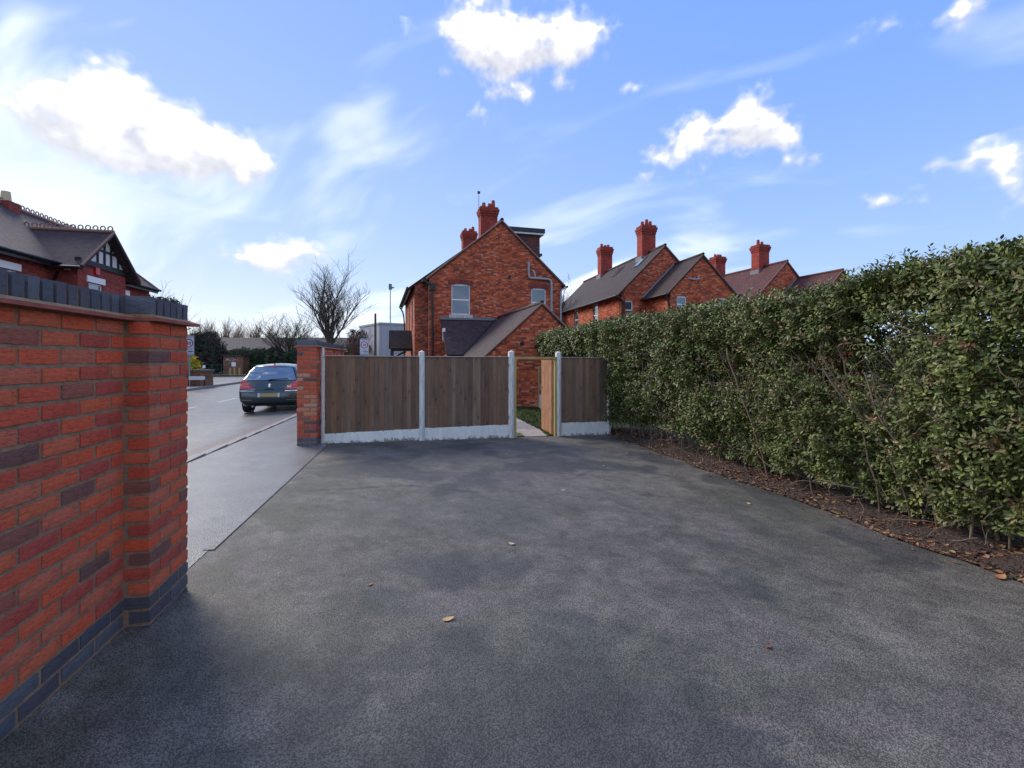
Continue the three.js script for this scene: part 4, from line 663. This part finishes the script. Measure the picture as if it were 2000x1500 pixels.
// ---------------------------------------------------------------- the garden behind the gate
{
  const pos = [], idx = [], uv = [], nz = 40, nx = 24, gy = (X, Z) => land(X, Z) + .01;
  for (let i = 0; i <= nz; i++) for (let j = 0; j <= nx; j++) { const t = j / nx, q = i / nz, back = .10 + q * 9, [X, Z] = fencePt(lerp(.3, 6.0, t) - back * .1, back); pos.push(X, gy(X, Z), -Z); uv.push(X, Z); }
  for (let i = 0; i < nz; i++) for (let j = 0; j < nx; j++) { const a = i * (nx + 1) + j, b = a + 1, c = a + nx + 1, d = c + 1; idx.push(a, b, c, b, d, c); }
  const g = new THREE.BufferGeometry(); g.setAttribute('position', new THREE.Float32BufferAttribute(pos, 3)); g.setAttribute('uv', new THREE.Float32BufferAttribute(uv, 2)); g.setIndex(idx); g.computeVertexNormals(); structure('lawn', g, M.verge2);
  // flagstones from the gate towards the house
  const path = new THREE.Group(); path.name = 'garden_path'; path.userData.kind = 'structure'; scene.add(path);
  const flagM = [[.42, .37, .33], [.36, .33, .31], [.46, .40, .34], [.34, .29, .27]].map((c, i) => mat({ color: lin(...c), map: scaled(grainTex, .9, .9, i * .3, i * .2), bumpMap: scaled(grainBump, .5, .5), bumpScale: .004, roughness: .8 }));
  const onPath = (X, Z) => { const e = .78 - .19 * (Z - 10.2); return X < e + .02 && X > e - 1.25; };
  for (let i = 0; i < 16; i++) for (let j = 0; j < 2; j++) {
    const Z = 10.05 + i * .5 + j * .05, e = .78 - .19 * (Z + .22 - 10.2), X = e - .3 - j * .61, f = mesh('flagstone', new THREE.BoxGeometry(.59, .05, .48, 2, 1, 2), pick(flagM), path); f.position.set(X, land(X, Z + .24) + .0 + rr(0, .004), -(Z + .24)); f.rotation.set(rr(-.006, .006) + .028, .19, rr(-.006, .006));
    if (i === 0) { const s = new THREE.Vector3(.8, 1, 1); f.scale.copy(s); }
  }
  // grass
  const blade = (() => { const pos2 = [], nor = []; const s0 = seed; seed = 99; for (let i = 0; i < 9; i++) { const a = rnd() * 6.28, x = rr(-.03, .03), z = rr(-.03, .03), hgt = rr(.03, .065), l = rr(.005, .03), w = .003; const dx = Math.cos(a), dz = Math.sin(a); pos2.push(x - dz * w, 0, z + dx * w, x + dz * w, 0, z - dx * w, x + dx * l, hgt, z + dz * l); for (let k = 0; k < 3; k++) nor.push(dx * .3, .9, dz * .3); } seed = s0; const g2 = new THREE.BufferGeometry(); g2.setAttribute('position', new THREE.Float32BufferAttribute(pos2, 3)); g2.setAttribute('normal', new THREE.Float32BufferAttribute(nor, 3)); return g2; })();
  const tufts = []; for (let i = 0; i < 16000; i++) { const Z = 10.1 + Math.pow(rnd(), 1.1) * 8, X = rr(-1.6, hedgeX(Z) + .2); if (onPath(X, Z) || -(X - F0[0]) * FD[1] + (Z - F0[1]) * FD[0] < .12) continue; tufts.push([X, gy(X, Z) - .004, -Z, new THREE.Vector3(rr(-.3, .3), 1, rr(-.3, .3)).normalize(), rr(.8, 1.5), pick([[.07, .125, .022], [.09, .145, .03], [.055, .10, .02], [.12, .15, .04]])]); }
  const gr = scatter('grass', blade, M.leafMatt, tufts); gr.userData = { kind: 'stuff', label: 'short green lawn grass behind the open gate', category: 'grass' }; scene.add(gr);
  // side fence along the hedge: grey boards over pale concrete
  const A = [1.62, 11.0], B = [1.02, 17.6], L = Math.hypot(B[0] - A[0], B[1] - A[1]), yb = land(...A) - .2, o = thing('timber_fence', 'weathered grey side fence with concrete base boards and posts inside the garden', 'fence', A[0], yb, -A[1], Math.atan2(B[1] - A[1], B[0] - A[0]));
  for (let i = 0; i < 4; i++) { const x = i * L / 3.02; mesh('post', boxAt(x - .05, x + .05, 0, 1.62, -.05, .05), i === 3 ? M.newTimber : M.concrete, o); if (i < 3) { mesh('gravel_board', boxAt(x + .05, x + L / 3.02 - .05, 0, .58, -.02, .02), M.concrete, o); for (let k = 0; k < 8; k++) mesh('board', boxAt(x + .052, x + L / 3.02 - .052, .585 + k * .125, .585 + k * .125 + .118, -.014 + (k % 2) * .004, .012), pick([M.rail, fenceWood[5], fenceWood[3]]), o); } }
}

// ---------------------------------------------------------------- trees
function bareTree(name, label, X, Z, H, trunkR, spread, o = {}) {
  const s0 = seed; seed = o.sd || Math.round(X * 31 + Z * 7 + 999);
  const y = land(X, Z), t = thing(name, label, 'tree', X, y - .05, -Z, 0, o.group), fork = o.fork || H * .22, limbs = 0, twigs = 0;
  mesh('trunk', merge([tube([[0, 0, 0], [rr(-.05, .05), fork * .5, rr(-.05, .05)], [0, fork, 0], [rr(-.1, .1), fork * 1.25, 0]], trunkR, 8, 8), bar([0, 0, 0], [0, .25, 0], trunkR * 1.5, trunkR, 8)]), M.bark, t);
  const P = [], I = []; void limbs; void twigs;
  const ring = (p, v, r, n) => { const ax = Math.abs(v.y) < .9 ? [v.z, 0, -v.x] : [0, v.z, -v.y], l = Math.hypot(...ax) || 1, a = ax.map((q) => q / l), c = [v.y * a[2] - v.z * a[1], v.z * a[0] - v.x * a[2], v.x * a[1] - v.y * a[0]], at = P.length / 3; for (let k = 0; k < n; k++) { const t = k / n * 6.2832, x = Math.cos(t) * r, y2 = Math.sin(t) * r; P.push(p[0] + a[0] * x + c[0] * y2, p[1] + a[1] * x + c[1] * y2, p[2] + a[2] * x + c[2] * y2); } return at; };
  const grow = (p, d, L, r, lvl) => {
    const up = o.up ?? .10, segs = lvl < 2 ? 5 : lvl < 3 ? 4 : 3, sides = lvl < 1 ? 6 : lvl < 2 ? 5 : 3, pts = [p]; let v = new THREE.Vector3(...d).normalize(), last = ring(p, v, r, sides);
    for (let i = 0; i < segs; i++) {
      const bn = o.bend ?? .12; v.x += rr(-bn, bn); v.y += rr(-bn, bn) + up * (lvl < 2 ? 1 : .6); v.z += rr(-.16, .16); v.normalize(); const q = pts[i], e = [q[0] + v.x * L / segs, q[1] + v.y * L / segs, q[2] + v.z * L / segs]; pts.push(e);
      const now = ring(e, v, r * (1 - (i + 1) * .65 / segs), sides); for (let k = 0; k < sides; k++) { const k1 = (k + 1) % sides; I.push(last + k, last + k1, now + k, last + k1, now + k1, now + k); } last = now;
    }
    if (lvl >= (o.levels || 4)) return; const n = lvl === 0 ? 6 : lvl === 1 ? 5 : lvl === 2 ? 4 : 3, q = pts[segs], ax = new THREE.Vector3(q[0] - p[0], q[1] - p[1], q[2] - p[2]).normalize();
    for (let k = 0; k < n; k++) { const at = pts[Math.min(segs, 1 + Math.floor((k + rnd()) / n * segs))], w = ax.clone(); w.x += rr(-.8, .8); w.y += rr(-.15, .5); w.z += rr(-.8, .8); w.normalize(); grow(at, [w.x, w.y, w.z], L * rr(.42, .62), Math.max(r * .48, o.thin || .011), lvl + 1); }
  };
  const n = o.limbs || 9;
  for (let k = 0; k < n; k++) { const a = k / n * 6.283 + rr(-.3, .3), out = k < 2 ? .15 : rr(.35, 1.0) * spread / (H * .5), p = [Math.cos(a) * trunkR * .4, fork * rr(.8, 1.2), Math.sin(a) * trunkR * .4]; const L = (H - fork) * (k < 2 ? .78 : rr(.55, .75)); grow(p, [Math.cos(a) * out, 1, Math.sin(a) * out], L, trunkR * rr(.32, .45), 0); }
  { let top = 0, out = 0, c = 0; for (let i = 0; i < P.length; i += 3) { top = Math.max(top, P[i + 1]); const q = Math.hypot(P[i], P[i + 2]); out += q * q; c++; } const ky = (H - fork * .8) / (top - fork * .8), kx = spread / (Math.sqrt(out / c) * 1.7); for (let i = 0; i < P.length; i += 3) { P[i] *= kx; P[i + 2] *= kx; if (P[i + 1] > fork * .8) P[i + 1] = fork * .8 + (P[i + 1] - fork * .8) * ky; } }
  const cg = new THREE.BufferGeometry(); cg.setAttribute('position', new THREE.Float32BufferAttribute(P, 3)); cg.setAttribute('uv', new THREE.Float32BufferAttribute(new Float32Array(P.length / 3 * 2), 2)); cg.setIndex(I); cg.computeVertexNormals();
  mesh('crown', cg, o.bark || M.bark, t);
  if (o.leaves) { const l = []; for (let i = 0; i < o.leaves; i++) { const a = rnd() * 6.283, q = Math.sqrt(rnd()), f = Math.pow(rnd(), .8); l.push([Math.cos(a) * q * spread * (1 - f * .6), H * (.1 + f * .7), Math.sin(a) * q * spread * (1 - f * .6), new THREE.Vector3(rr(-1, 1), rr(.1, 1), rr(-1, 1)).normalize(), rr(2.2, 3.6), (o.leafColour || [.035, .05, .022]).map((c) => c * rr(.6, 1.4))]); } scatter('foliage', leafSprig(11, .14, .06, .05, 515), M.leafMatt, l, t); }
  seed = s0; return t;
}
M.barkWarm = mat({ color: lin(.20, .125, .085), roughness: .95 });
bareTree('bare_tree', 'large bare tree with many rising limbs beyond the road junction', -19.2, 50, 13.3, .36, 3.6, { fork: 3.6, limbs: 13, sd: 71, up: .06, bend: .08, thin: .011 });
bareTree('bare_tree', 'smaller bare spreading tree beside the large one, beyond the junction', -25.0, 53, 8.2, .22, 3.4, { fork: 1.6, limbs: 10, sd: 72 });
bareTree('shrub', 'brown twiggy bare shrub between the large tree and the grey shed', -17.0, 52, 5.8, .12, 1.9, { fork: .6, limbs: 9, bark: M.barkWarm, sd: 73, leaves: 300, leafColour: [.12, .07, .04] });
[[-72, 112, 12.0, 74], [-69, 114, 12.4, 75], [-65, 112, 11.4, 76], [-62.5, 115, 11.8, 77], [-57, 113, 10.6, 79], [-76, 114, 11.2, 78], [-51, 117, 9.5, 80]].forEach(([X, Z, H, sd], i) => bareTree('poplar', 'tall slim leafless tree on the skyline behind the slate roof', X, Z, H, .26, 2.0, { fork: 2, limbs: 12, up: .22, levels: 3, bark: M.barkWarm, sd, thin: .028, group: 'slim leafless trees on the skyline' }));
bareTree('ivy_tree', 'ivy-covered tree with bare top beside the half-timbered house', -25.6, 34.5, 7.3, .18, 2.0, { fork: 1, limbs: 9, sd: 81, leaves: 3000, leafColour: [.05, .06, .026] });
bareTree('bare_tree', 'bare tree whose twigs show above the roof of the gabled house', 1.2, 46, 13.2, .2, 1.8, { fork: 4, limbs: 9, sd: 83 });
bareTree('bare_tree', 'bare tree whose twigs show past the right roof edge of the gabled house', 3.6, 40, 8.6, .2, 2.2, { fork: 3, limbs: 8, sd: 84 });
function bush(name, label, X, Z, w, d, H, n, colour, o = {}) {
  const y = land(X, Z), t = thing(name, label, o.category || 'bush', X, y, -Z, o.turn || 0, o.group), l = [];
  for (let i = 0; i < n; i++) { const u = rr(-1, 1), v = rr(-1, 1), f = Math.pow(rnd(), .7), edge = o.boxy ? 1 : Math.sqrt(Math.max(.05, 1 - f * f * .9)), lump = .8 + .4 * vn(u * 3 + X, f * 3, 5); l.push([u * w / 2 * edge * lump, H * f * (.85 + .3 * vn(u * w * .9 + X, 3, 8)), v * d / 2 * edge, new THREE.Vector3(u, .6, v + .3).normalize(), rr(1.6, 3), colour.map((c) => c * rr(.55, 1.5))]); }
  mesh('stem', merge([0, 1, 2, 3, 4].map((k) => bar([(k - 2) * w * .12, -.05, 0], [(k - 2) * w * .18, H * .7, rr(-.1, .1)], .04, .015))), M.bark, t); scatter('foliage', leafSprig(10, .16, .07, .07, 616), M.leafMatt, l, t); return t;
}
bush('conifer', 'tall dark evergreen bush at the left end of the green railings', -33.6, 51.5, 4.2, 3, 4.2, 3600, [.04, .036, .022]);
bush('evergreen_hedge', 'dark green hedge behind the brown brick kiosk and railings', -30.5, 53.5, 8.5, 1.4, 2.5, 3600, [.035, .06, .024], { boxy: true, category: 'hedge' });
bush('evergreen_hedge', 'dark green clipped hedge beyond the parked car', -23, 52, 7.5, 1.4, 2.2, 3000, [.035, .06, .024], { boxy: true, category: 'hedge' });
bush('forsythia', 'yellow flowering bush behind the low corner wall', -20.55, 30.2, .6, .6, 1.5, 260, [.55, .42, .03]);

// ---------------------------------------------------------------- across the junction and along the street
{ // long low building with slate roof
  const h = thing('slate_bungalow', 'long low building with dark slate roof behind the trees', 'house', -31.5, land(-31, 62), -64, 0), E = 1.85;
  mesh('wall', boxAt(-9.5, 9.5, 0, .9 + E, -7, 0), M.houseBrick2, h); const r = slab([[-10, 0], [10, 0], [10, 4.3], [-10, 4.3]], .12);
  const a = mesh('roof', r, M.slate, h); a.rotation.x = -Math.PI / 2 + .5; a.position.set(0, .8 + E, .5); const b = mesh('roof', r, M.slate, h); b.rotation.set(Math.PI / 2 - .5, Math.PI, 0, 'YXZ'); b.position.set(0, .8 + E, -7.5);
  mesh('gutter', bar([-10, .76 + E, .55], [10, .76 + E, .55], .06), M.black, h); for (const x of [-6, -1, 4]) windowUnit(h, x, -.4 + E, 1.3, 1.1, .06, { sill: true });
  for (const q of [-1, 1]) mesh('end_wall', slab([[-7, 0], [0, 0], [-3.5, 2.05]], .2), M.houseBrick2, h).position.set(q * 9.4, .9 + E, 0), h.children[h.children.length - 1].rotation.y = -Math.PI / 2;
}
{ // grey clad shed
  const s = thing('grey_shed', 'grey metal-clad industrial building with brick base behind the speed sign', 'building', -19.6, land(-19.6, 70), -70, .62);
  const clad = dataTex(256, 64, (x, y) => { const f = (x % 16) / 16; const v = (f < .22 ? .72 : 1) * (.92 + .12 * hash(x >> 4, 0, 3)); return [v, v, v]; });
  const m = (c) => mat({ color: lin(...c), map: scaled(clad, 3.2, 3.2), bumpMap: scaled(clad, 3.2, 3.2), bumpScale: .03, roughness: .5, metalness: .15 });
  const H = 6.75; mesh('brick_base', boxAt(0, 16, 0, 2.0, -9, 0), M.houseBrick2, s); mesh('cladding', boxAt(-.04, 16.04, 2.0, H, -9.04, .04), m([.40, .41, .46]), s); mesh('eaves_trim', boxAt(-.15, 16.15, H + .003, H + .22, -9.15, .15), M.galv, s); mesh('roof', boxAt(0, 16, H + .2, H + .3, -9, 0), M.galv, s);
  for (const x of [1.5, 4.2, 6.9, 9.6, 12.3]) windowUnit(s, x, 1.0, 2.0, .85, .09, { panes: 1 }); for (let x = .5; x < 16; x += 1.6) mesh('clad_joint', boxAt(x - .03, x + .03, 2.0, H, .041, .07), m([.5, .51, .55]), s);
}
{ // brown brick kiosk with a notice and a scrawl
  const k = thing('brick_kiosk', 'small brown brick kiosk with white notice and painted scrawl by the railings', 'kiosk', -29.45, land(-29.45, 50), -50, .1);
  mesh('wall', boxAt(-.98, .98, 0, 2.0, -1.6, 0), brickMat(bkBrown), k); mesh('roof', boxAt(-1.1, 1.1, 2.003, 2.15, -1.75, .14), M.slate, k); mesh('notice', boxAt(-.15, .28, .92, 1.36, .002, .02), M.white, k);
  const sc = [[-.75, 1.5, -.55, 1.8], [-.55, 1.8, -.45, 1.5], [-.68, 1.62, -.45, 1.66], [-.38, 1.75, -.38, 1.5], [-.38, 1.5, -.2, 1.55], [-.3, 1.72, -.12, 1.7], [.0, 1.8, .04, 1.5], [.04, 1.5, -.1, 1.48], [.1, 1.62, .3, 1.68], [.42, 1.64, .5, 1.66]]; mesh('graffiti', merge(sc.map(([a, b, c, d]) => bar([a, b, .006], [c, d, .006], .018, .018, 4))), M.paint, k);
}
M.railGreen = flat(.025, .075, .06, .5);
{
  const r = thing('railing', 'low green metal railing along the grass verge', 'railing', -38, land(-38, 49.6), -49.6, 0); for (let i = 0; i < 9; i++) mesh('post', bar([i * .95, 0, 0], [i * .95, 1.15, 0], .03), M.railGreen, r); for (const y of [.15, .62, 1.1]) mesh('rail', bar([0, y, 0], [7.6, y, 0], .022), M.railGreen, r); for (let i = 0; i < 50; i++) mesh('bar', bar([.15 + i * .15, .15, 0], [.15 + i * .15, 1.1, 0], .008, .008, 4), M.railGreen, r); mesh('notice', boxAt(5.62, 5.92, .75, 1.05, .03, .045), M.white, r);
  const q = thing('railing', 'green metal railing behind the parked car, right of the brick kiosk', 'railing', -27.6, land(-27, 50), -50.2, 0); for (let i = 0; i < 7; i++) mesh('post', bar([i * .95, 0, 0], [i * .95, 1.15, 0], .03), M.railGreen, q); for (const y of [.15, .62, 1.1]) mesh('rail', bar([0, y, 0], [5.7, y, 0], .022), M.railGreen, q);
}
for (const [x, i] of [[-28.9, 0], [-28.45, 1], [-27.95, 2]]) { const b = thing('wooden_bollard', 'short weathered timber bollard in front of the brick kiosk', 'bollard', x, land(x, 48.6), -48.6, 0, 'timber bollards by the kiosk'); mesh('shaft', box(.14, .78, .14, 0, .39, 0), M.newTimber, b); const c = new THREE.CylinderGeometry(.02, .099, .07, 4); c.rotateY(Math.PI / 4); c.translate(0, .815, 0); mesh('cap', c, M.rail, b); void i; }
// speed signs either side of the road
const signFace = (() => {
  const c = document.createElement('canvas'); c.width = 256; c.height = 512; const g = c.getContext('2d'); g.fillStyle = '#dfe3ea'; g.fillRect(0, 0, 256, 512); g.fillStyle = '#a9bccb'; g.fillRect(0, 0, 256, 50); g.fillRect(0, 462, 256, 50); g.strokeStyle = '#8b93a0'; g.lineWidth = 5; g.beginPath(); g.moveTo(0, 330); g.lineTo(256, 330); g.stroke();
  g.beginPath(); g.arc(128, 192, 100, 0, 7); g.fillStyle = '#eeeaf0'; g.fill(); g.lineWidth = 24; g.strokeStyle = '#9c1436'; g.stroke(); g.fillStyle = '#141a28'; g.font = 'bold 112px sans-serif'; g.textAlign = 'center'; g.textBaseline = 'middle'; g.fillText('30', 128, 196);
  g.strokeStyle = '#4d6a68'; g.lineWidth = 14; g.beginPath(); g.moveTo(30, 440); g.quadraticCurveTo(60, 380, 110, 350); g.stroke(); g.fillStyle = '#7d8797'; g.fillRect(125, 358, 90, 14); g.fillStyle = '#39465a'; g.fillRect(105, 400, 130, 26);
  const t = new THREE.CanvasTexture(c); t.colorSpace = THREE.SRGBColorSpace; return t;
})();
function speedSign(X, Z, top, label, turn) {
  const y = land(X, Z), s = thing('speed_sign', label, 'road sign', X, y - .02, -Z, turn, 'thirty limit signs either side of the road'), H = top - y; mesh('post', bar([0, 0, 0], [0, H, -.0], .05, .05, 10), M.galv, s);
  mesh('plate', boxAt(-.31, .31, H - 1.2, H, .055, .075), flat(.30, .38, .42, .5), s); const f = new THREE.PlaneGeometry(.6, 1.17); f.translate(0, H - .6, .0765); mesh('face', f, mat({ map: signFace, roughness: .4, side: THREE.FrontSide }), s); mesh('bracket', boxAt(-.2, .2, H - .35, H - .28, .02, .055), M.galv, s);
}
speedSign(-19.15, 28.1, 2.78, 'thirty limit sign on grey post by the low corner wall', .1); speedSign(-10.65, 34.2, 2.85, 'thirty limit sign seen over the fence beside the grey shed', .1);
{ const p = thing('marker_post', 'small white marker post behind the fence near the speed sign', 'post', -13.4, land(-13.4, 36), -36); mesh('shaft', box(.22, 2.1, .1, 0, 1.05, 0), M.white, p); mesh('cap', box(.26, .04, .14, 0, 2.12, 0), M.galv, p); }
{ const p = thing('telegraph_pole', 'plain wooden telegraph pole in front of the grey shed', 'pole', -15.0, land(-15, 52), -52); mesh('shaft', bar([0, 0, 0], [0, 6.6, 0], .15, .11, 10), mat({ color: lin(.13, .11, .055), ...rough(.5), bumpScale: .01 }), p); mesh('step', bar([-.3, 5.2, 0], [.0, 5.25, 0], .02), M.galv, p); }
{ const p = thing('street_lamp', 'tall slim grey street lamp standing in front of the shed', 'street lamp', -11.1, land(-11.1, 43.2), -43.2); mesh('base', bar([0, 0, 0], [0, 3.2, 0], .10, .09, 10), M.galv, p); mesh('column', bar([0, 3.2, 0], [0, 8.1, 0], .055, .04, 10), M.galv, p); mesh('lantern', box(.24, .5, .24, 0, 8.3, 0), M.lead, p); mesh('lantern_arm', box(.42, .1, .2, .12, 8.22, 0), M.lead, p); }
{ // low corner wall with street plate
  const w = thing('low_wall', 'low weathered brick wall with moss coping at the road corner', 'wall', -19.35, land(-19.3, 28.6) + .1, -28.7, -.05); mesh('brickwork', boxAt(-.75, .45, -.1, .86, -1.2, 0), brickMat(bkBrown), w); mesh('coping', boxAt(-.8, .5, .863, .97, -1.25, .05), mat({ color: lin(.20, .19, .12), ...rough(.5), bumpScale: .01 }), w);
  const p = thing('street_nameplate', 'white street nameplate on short black posts in front of the corner wall', 'nameplate', -18.7, land(-18.7, 28) + .1, -28.1, .3); mesh('plate', boxAt(-.42, .42, .38, .60, 0, .02), M.white, p); for (const x of [-.46, .4]) mesh('post', boxAt(x - .03, x + .03, -.05, .64, -.07, -.005), M.black, p);
}

// ---------------------------------------------------------------- the parked hatchback
{
  const X = -7.42, Z = 14.45, car = thing('parked_car', 'dark grey hatchback parked at the kerb, seen from behind', 'car', X, land(X, Z) - .02, -Z, .2136 + .02);
  const curve = (pts) => (v) => { if (v <= pts[0][0]) return pts[0][1]; for (let i = 1; i < pts.length; i++) if (v <= pts[i][0]) { const [a, p] = pts[i - 1], [b, q] = pts[i], t = (v - a) / (b - a); return lerp(p, q, t * t * (3 - 2 * t) * .5 + t * .5); } return pts[pts.length - 1][1]; };
  const top = curve([[0, 1.43], [.1, 1.485], [.25, 1.5], [.45, 1.46], [.68, 1.03], [.9, .86], [1, .74]]), rear = curve([[.2, .10], [.32, .02], [.45, -.02], [.62, 0], [.70, .045], [.95, .13], [1.2, .36], [1.45, .60]]), front = curve([[.2, .1], [.5, 0], [.75, .12], [1.5, .5]]);
  const wide = curve([[.2, .80], [.36, .875], [.62, .905], [.78, .90], [.96, .865], [1.2, .745], [1.40, .625], [1.52, .54]]), plan = curve([[0, .955], [.1, 1], [.8, 1], [1, .88]]), LEN = 4.28;
  const at = (a, y, c, off = 0) => { const s = lerp(rear(y) + .15 * Math.abs(a) ** 3 - off, LEN - front(y) - .25 * Math.abs(a) ** 3, c); return [a * (wide(y) * plan(c)), y, -s]; };
  const yOf = (a, b, c) => .2 + (b + 1) / 2 * (top(c) - .05 * a * a - .2);
  const g = new THREE.BoxGeometry(2, 2, 2, 24, 22, 44), p = g.attributes.position;
  for (let i = 0; i < p.count; i++) { const a = p.getX(i), b = p.getY(i), c = (1 - p.getZ(i)) / 2; p.setXYZ(i, ...at(a, yOf(a, b, c), c)); }
  g.deleteAttribute('uv'); g.deleteAttribute('normal'); const body = mergeVertices(g, 1e-4); body.computeVertexNormals();
  const paint = new THREE.MeshPhysicalMaterial({ color: lin(.046, .060, .056), metalness: .45, roughness: .32, clearcoat: 1, clearcoatRoughness: .04, side: THREE.DoubleSide });
  mesh('body', body, paint, car);
  const glass = new THREE.MeshPhysicalMaterial({ color: lin(.20, .24, .27), metalness: .5, roughness: .05, clearcoat: 1, side: THREE.DoubleSide }), red = new THREE.MeshPhysicalMaterial({ color: lin(.55, .012, .02), roughness: .12, clearcoat: 1, side: THREE.DoubleSide }), chrome = flat(.75, .76, .78, .15, { metalness: 1 }), trim = flat(.015, .015, .017, .5), plate = flat(.36, .27, .09, .5), lampW = flat(.5, .52, .55, .3);
  // a patch of the rear skin between heights y0..y1, its sides given as functions of height
  const patch = (y0, y1, l, r, lift, n = 10) => { const pos = [], idx = []; for (let i = 0; i <= n; i++) for (let j = 0; j <= n; j++) { const y = lerp(y0, y1, i / n), q = at(lerp(l(y), r(y), j / n), y, 0, lift); pos.push(q[0], q[1] + lift * .3, q[2]); } for (let i = 0; i < n; i++) for (let j = 0; j < n; j++) { const a = i * (n + 1) + j; idx.push(a, a + 1, a + n + 1, a + 1, a + n + 2, a + n + 1); } const q = new THREE.BufferGeometry(); q.setAttribute('position', new THREE.Float32BufferAttribute(pos, 3)); q.setIndex(idx); q.computeVertexNormals(); return q; };
  const sidePatch = (a, y0, y1, c0, c1, lift) => { const pos = [], idx = [], n = 8; for (let i = 0; i <= n; i++) for (let j = 0; j <= n; j++) { const y = lerp(y0, y1, i / n), t = j / n, q = at(a, y, lerp(c0(y), c1(y), t)); pos.push(q[0] + Math.sign(a) * lift, q[1] + lift * .3, q[2]); } for (let i = 0; i < n; i++) for (let j = 0; j < n; j++) { const k = i * (n + 1) + j; idx.push(k, k + 1, k + n + 1, k + 1, k + n + 2, k + n + 1); } const q = new THREE.BufferGeometry(); q.setAttribute('position', new THREE.Float32BufferAttribute(pos, 3)); q.setIndex(idx); q.computeVertexNormals(); return q; };
  const rw = mesh('rear_window', patch(.985, 1.375, () => -.88, () => .88, .012), glass, car); mesh('window_seal', patch(.965, 1.40, () => -.93, () => .93, .006), trim, rw);
  mesh('wiper', merge([bar(at(.0, 1.0, 0, .03), at(.62, 1.035, 0, .035), .014, .01, 5), bar(at(-.06, .985, 0, .03), at(.1, 1.01, 0, .04), .025, .02, 6)]), trim, rw);
  mesh('brake_light', patch(1.385, 1.412, () => -.22, () => .22, .014, 4), red, car);
  for (const q of [-1, 1]) {
    const lamp = mesh('tail_light', patch(.715, 1.0, (y) => q * lerp(.50, .93, clamp((y - .73) / .27)), () => q * 1.0, .014), red, car); mesh('lamp_side', sidePatch(q, .72, .99, () => 0.0, (y) => lerp(.045, .075, (y - .72) / .27), .006), red, lamp);
    mesh('side_window', sidePatch(q, .99, 1.33, (y) => lerp(.10, .16, (y - .99) / .34), (y) => lerp(.66, .52, (y - .99) / .34), .006), glass, car);
    mesh('plate_lamp_housing', patch(.475, .60, () => q * .36, () => q * .29, .016, 3), lampW, car); mesh('reflector', patch(.375, .40, () => q * .58, () => q * .93, .012, 4), chrome, car);
    mesh('bumper_strip', patch(.655, .672, () => q * .52, () => q * .97, .012, 4), chrome, car);
    for (const s of [.82, 3.42]) { const w = new THREE.Group(); w.name = 'wheel'; car.add(w); w.position.set(q * .775, .31, -s); const t = new THREE.TorusGeometry(.235, .085, 10, 28); t.rotateY(Math.PI / 2); t.scale(1.25, 1, 1); mesh('tyre', t, flat(.014, .014, .015, .85), w); const r = new THREE.CylinderGeometry(.18, .18, .17, 20); r.rotateZ(Math.PI / 2); mesh('rim', r, M.galv, w); const k = new THREE.CylinderGeometry(.36, .36, .22, 24, 1, true); k.rotateZ(Math.PI / 2); mesh('wheel_arch', k, trim, w); }
    mesh('door_mirror', box(.2, .13, .09, q * .98, 1.0, -2.75), paint, car);
  }
  mesh('number_plate', patch(.485, .592, () => -.285, () => .285, .02, 4), plate, car); mesh('lower_bumper', patch(.205, .30, () => -.9, () => .9, .008), trim, car);
  mesh('hatch_seam', patch(.684, .694, () => -.66, () => .66, .008, 6), trim, car); mesh('hatch_handle', patch(.70, .735, () => -.14, () => .14, .014, 4), trim, car);
  const lion = slab([[-.028, -.045], [-.008, -.04], [-.004, -.015], [.012, -.045], [.03, -.045], [.018, -.012], [.022, .01], [.04, .02], [.036, .03], [.014, .026], [.016, .045], [-.002, .055], [-.018, .042], [-.014, .022], [-.038, .018], [-.036, .008], [-.014, .004], [-.02, -.02]], .012); const lp = at(0, .83, 0, .03); lion.scale(1.15, 1.15, 1); lion.rotateX(-.2); lion.translate(...lp); mesh('emblem', lion, chrome, car);
  mesh('badge', merge([patch(.80, .812, () => .56, () => .70, .014, 2), patch(.775, .79, () => .58, () => .70, .014, 2)]), chrome, car); mesh('badge', patch(.712, .722, () => -.70, () => -.46, .014, 2), chrome, car);
  mesh('aerial', merge([bar([0, 1.46, -.72], [0, 1.49, -.72], .03, .02), bar([0, 1.48, -.72], [0, 1.66, -.52], .006)]), trim, car);
  mesh('exhaust', bar([-.45, .2, .02], [-.45, .2, -.4], .03), M.galv, car);
}
renderer.render(scene, camera);
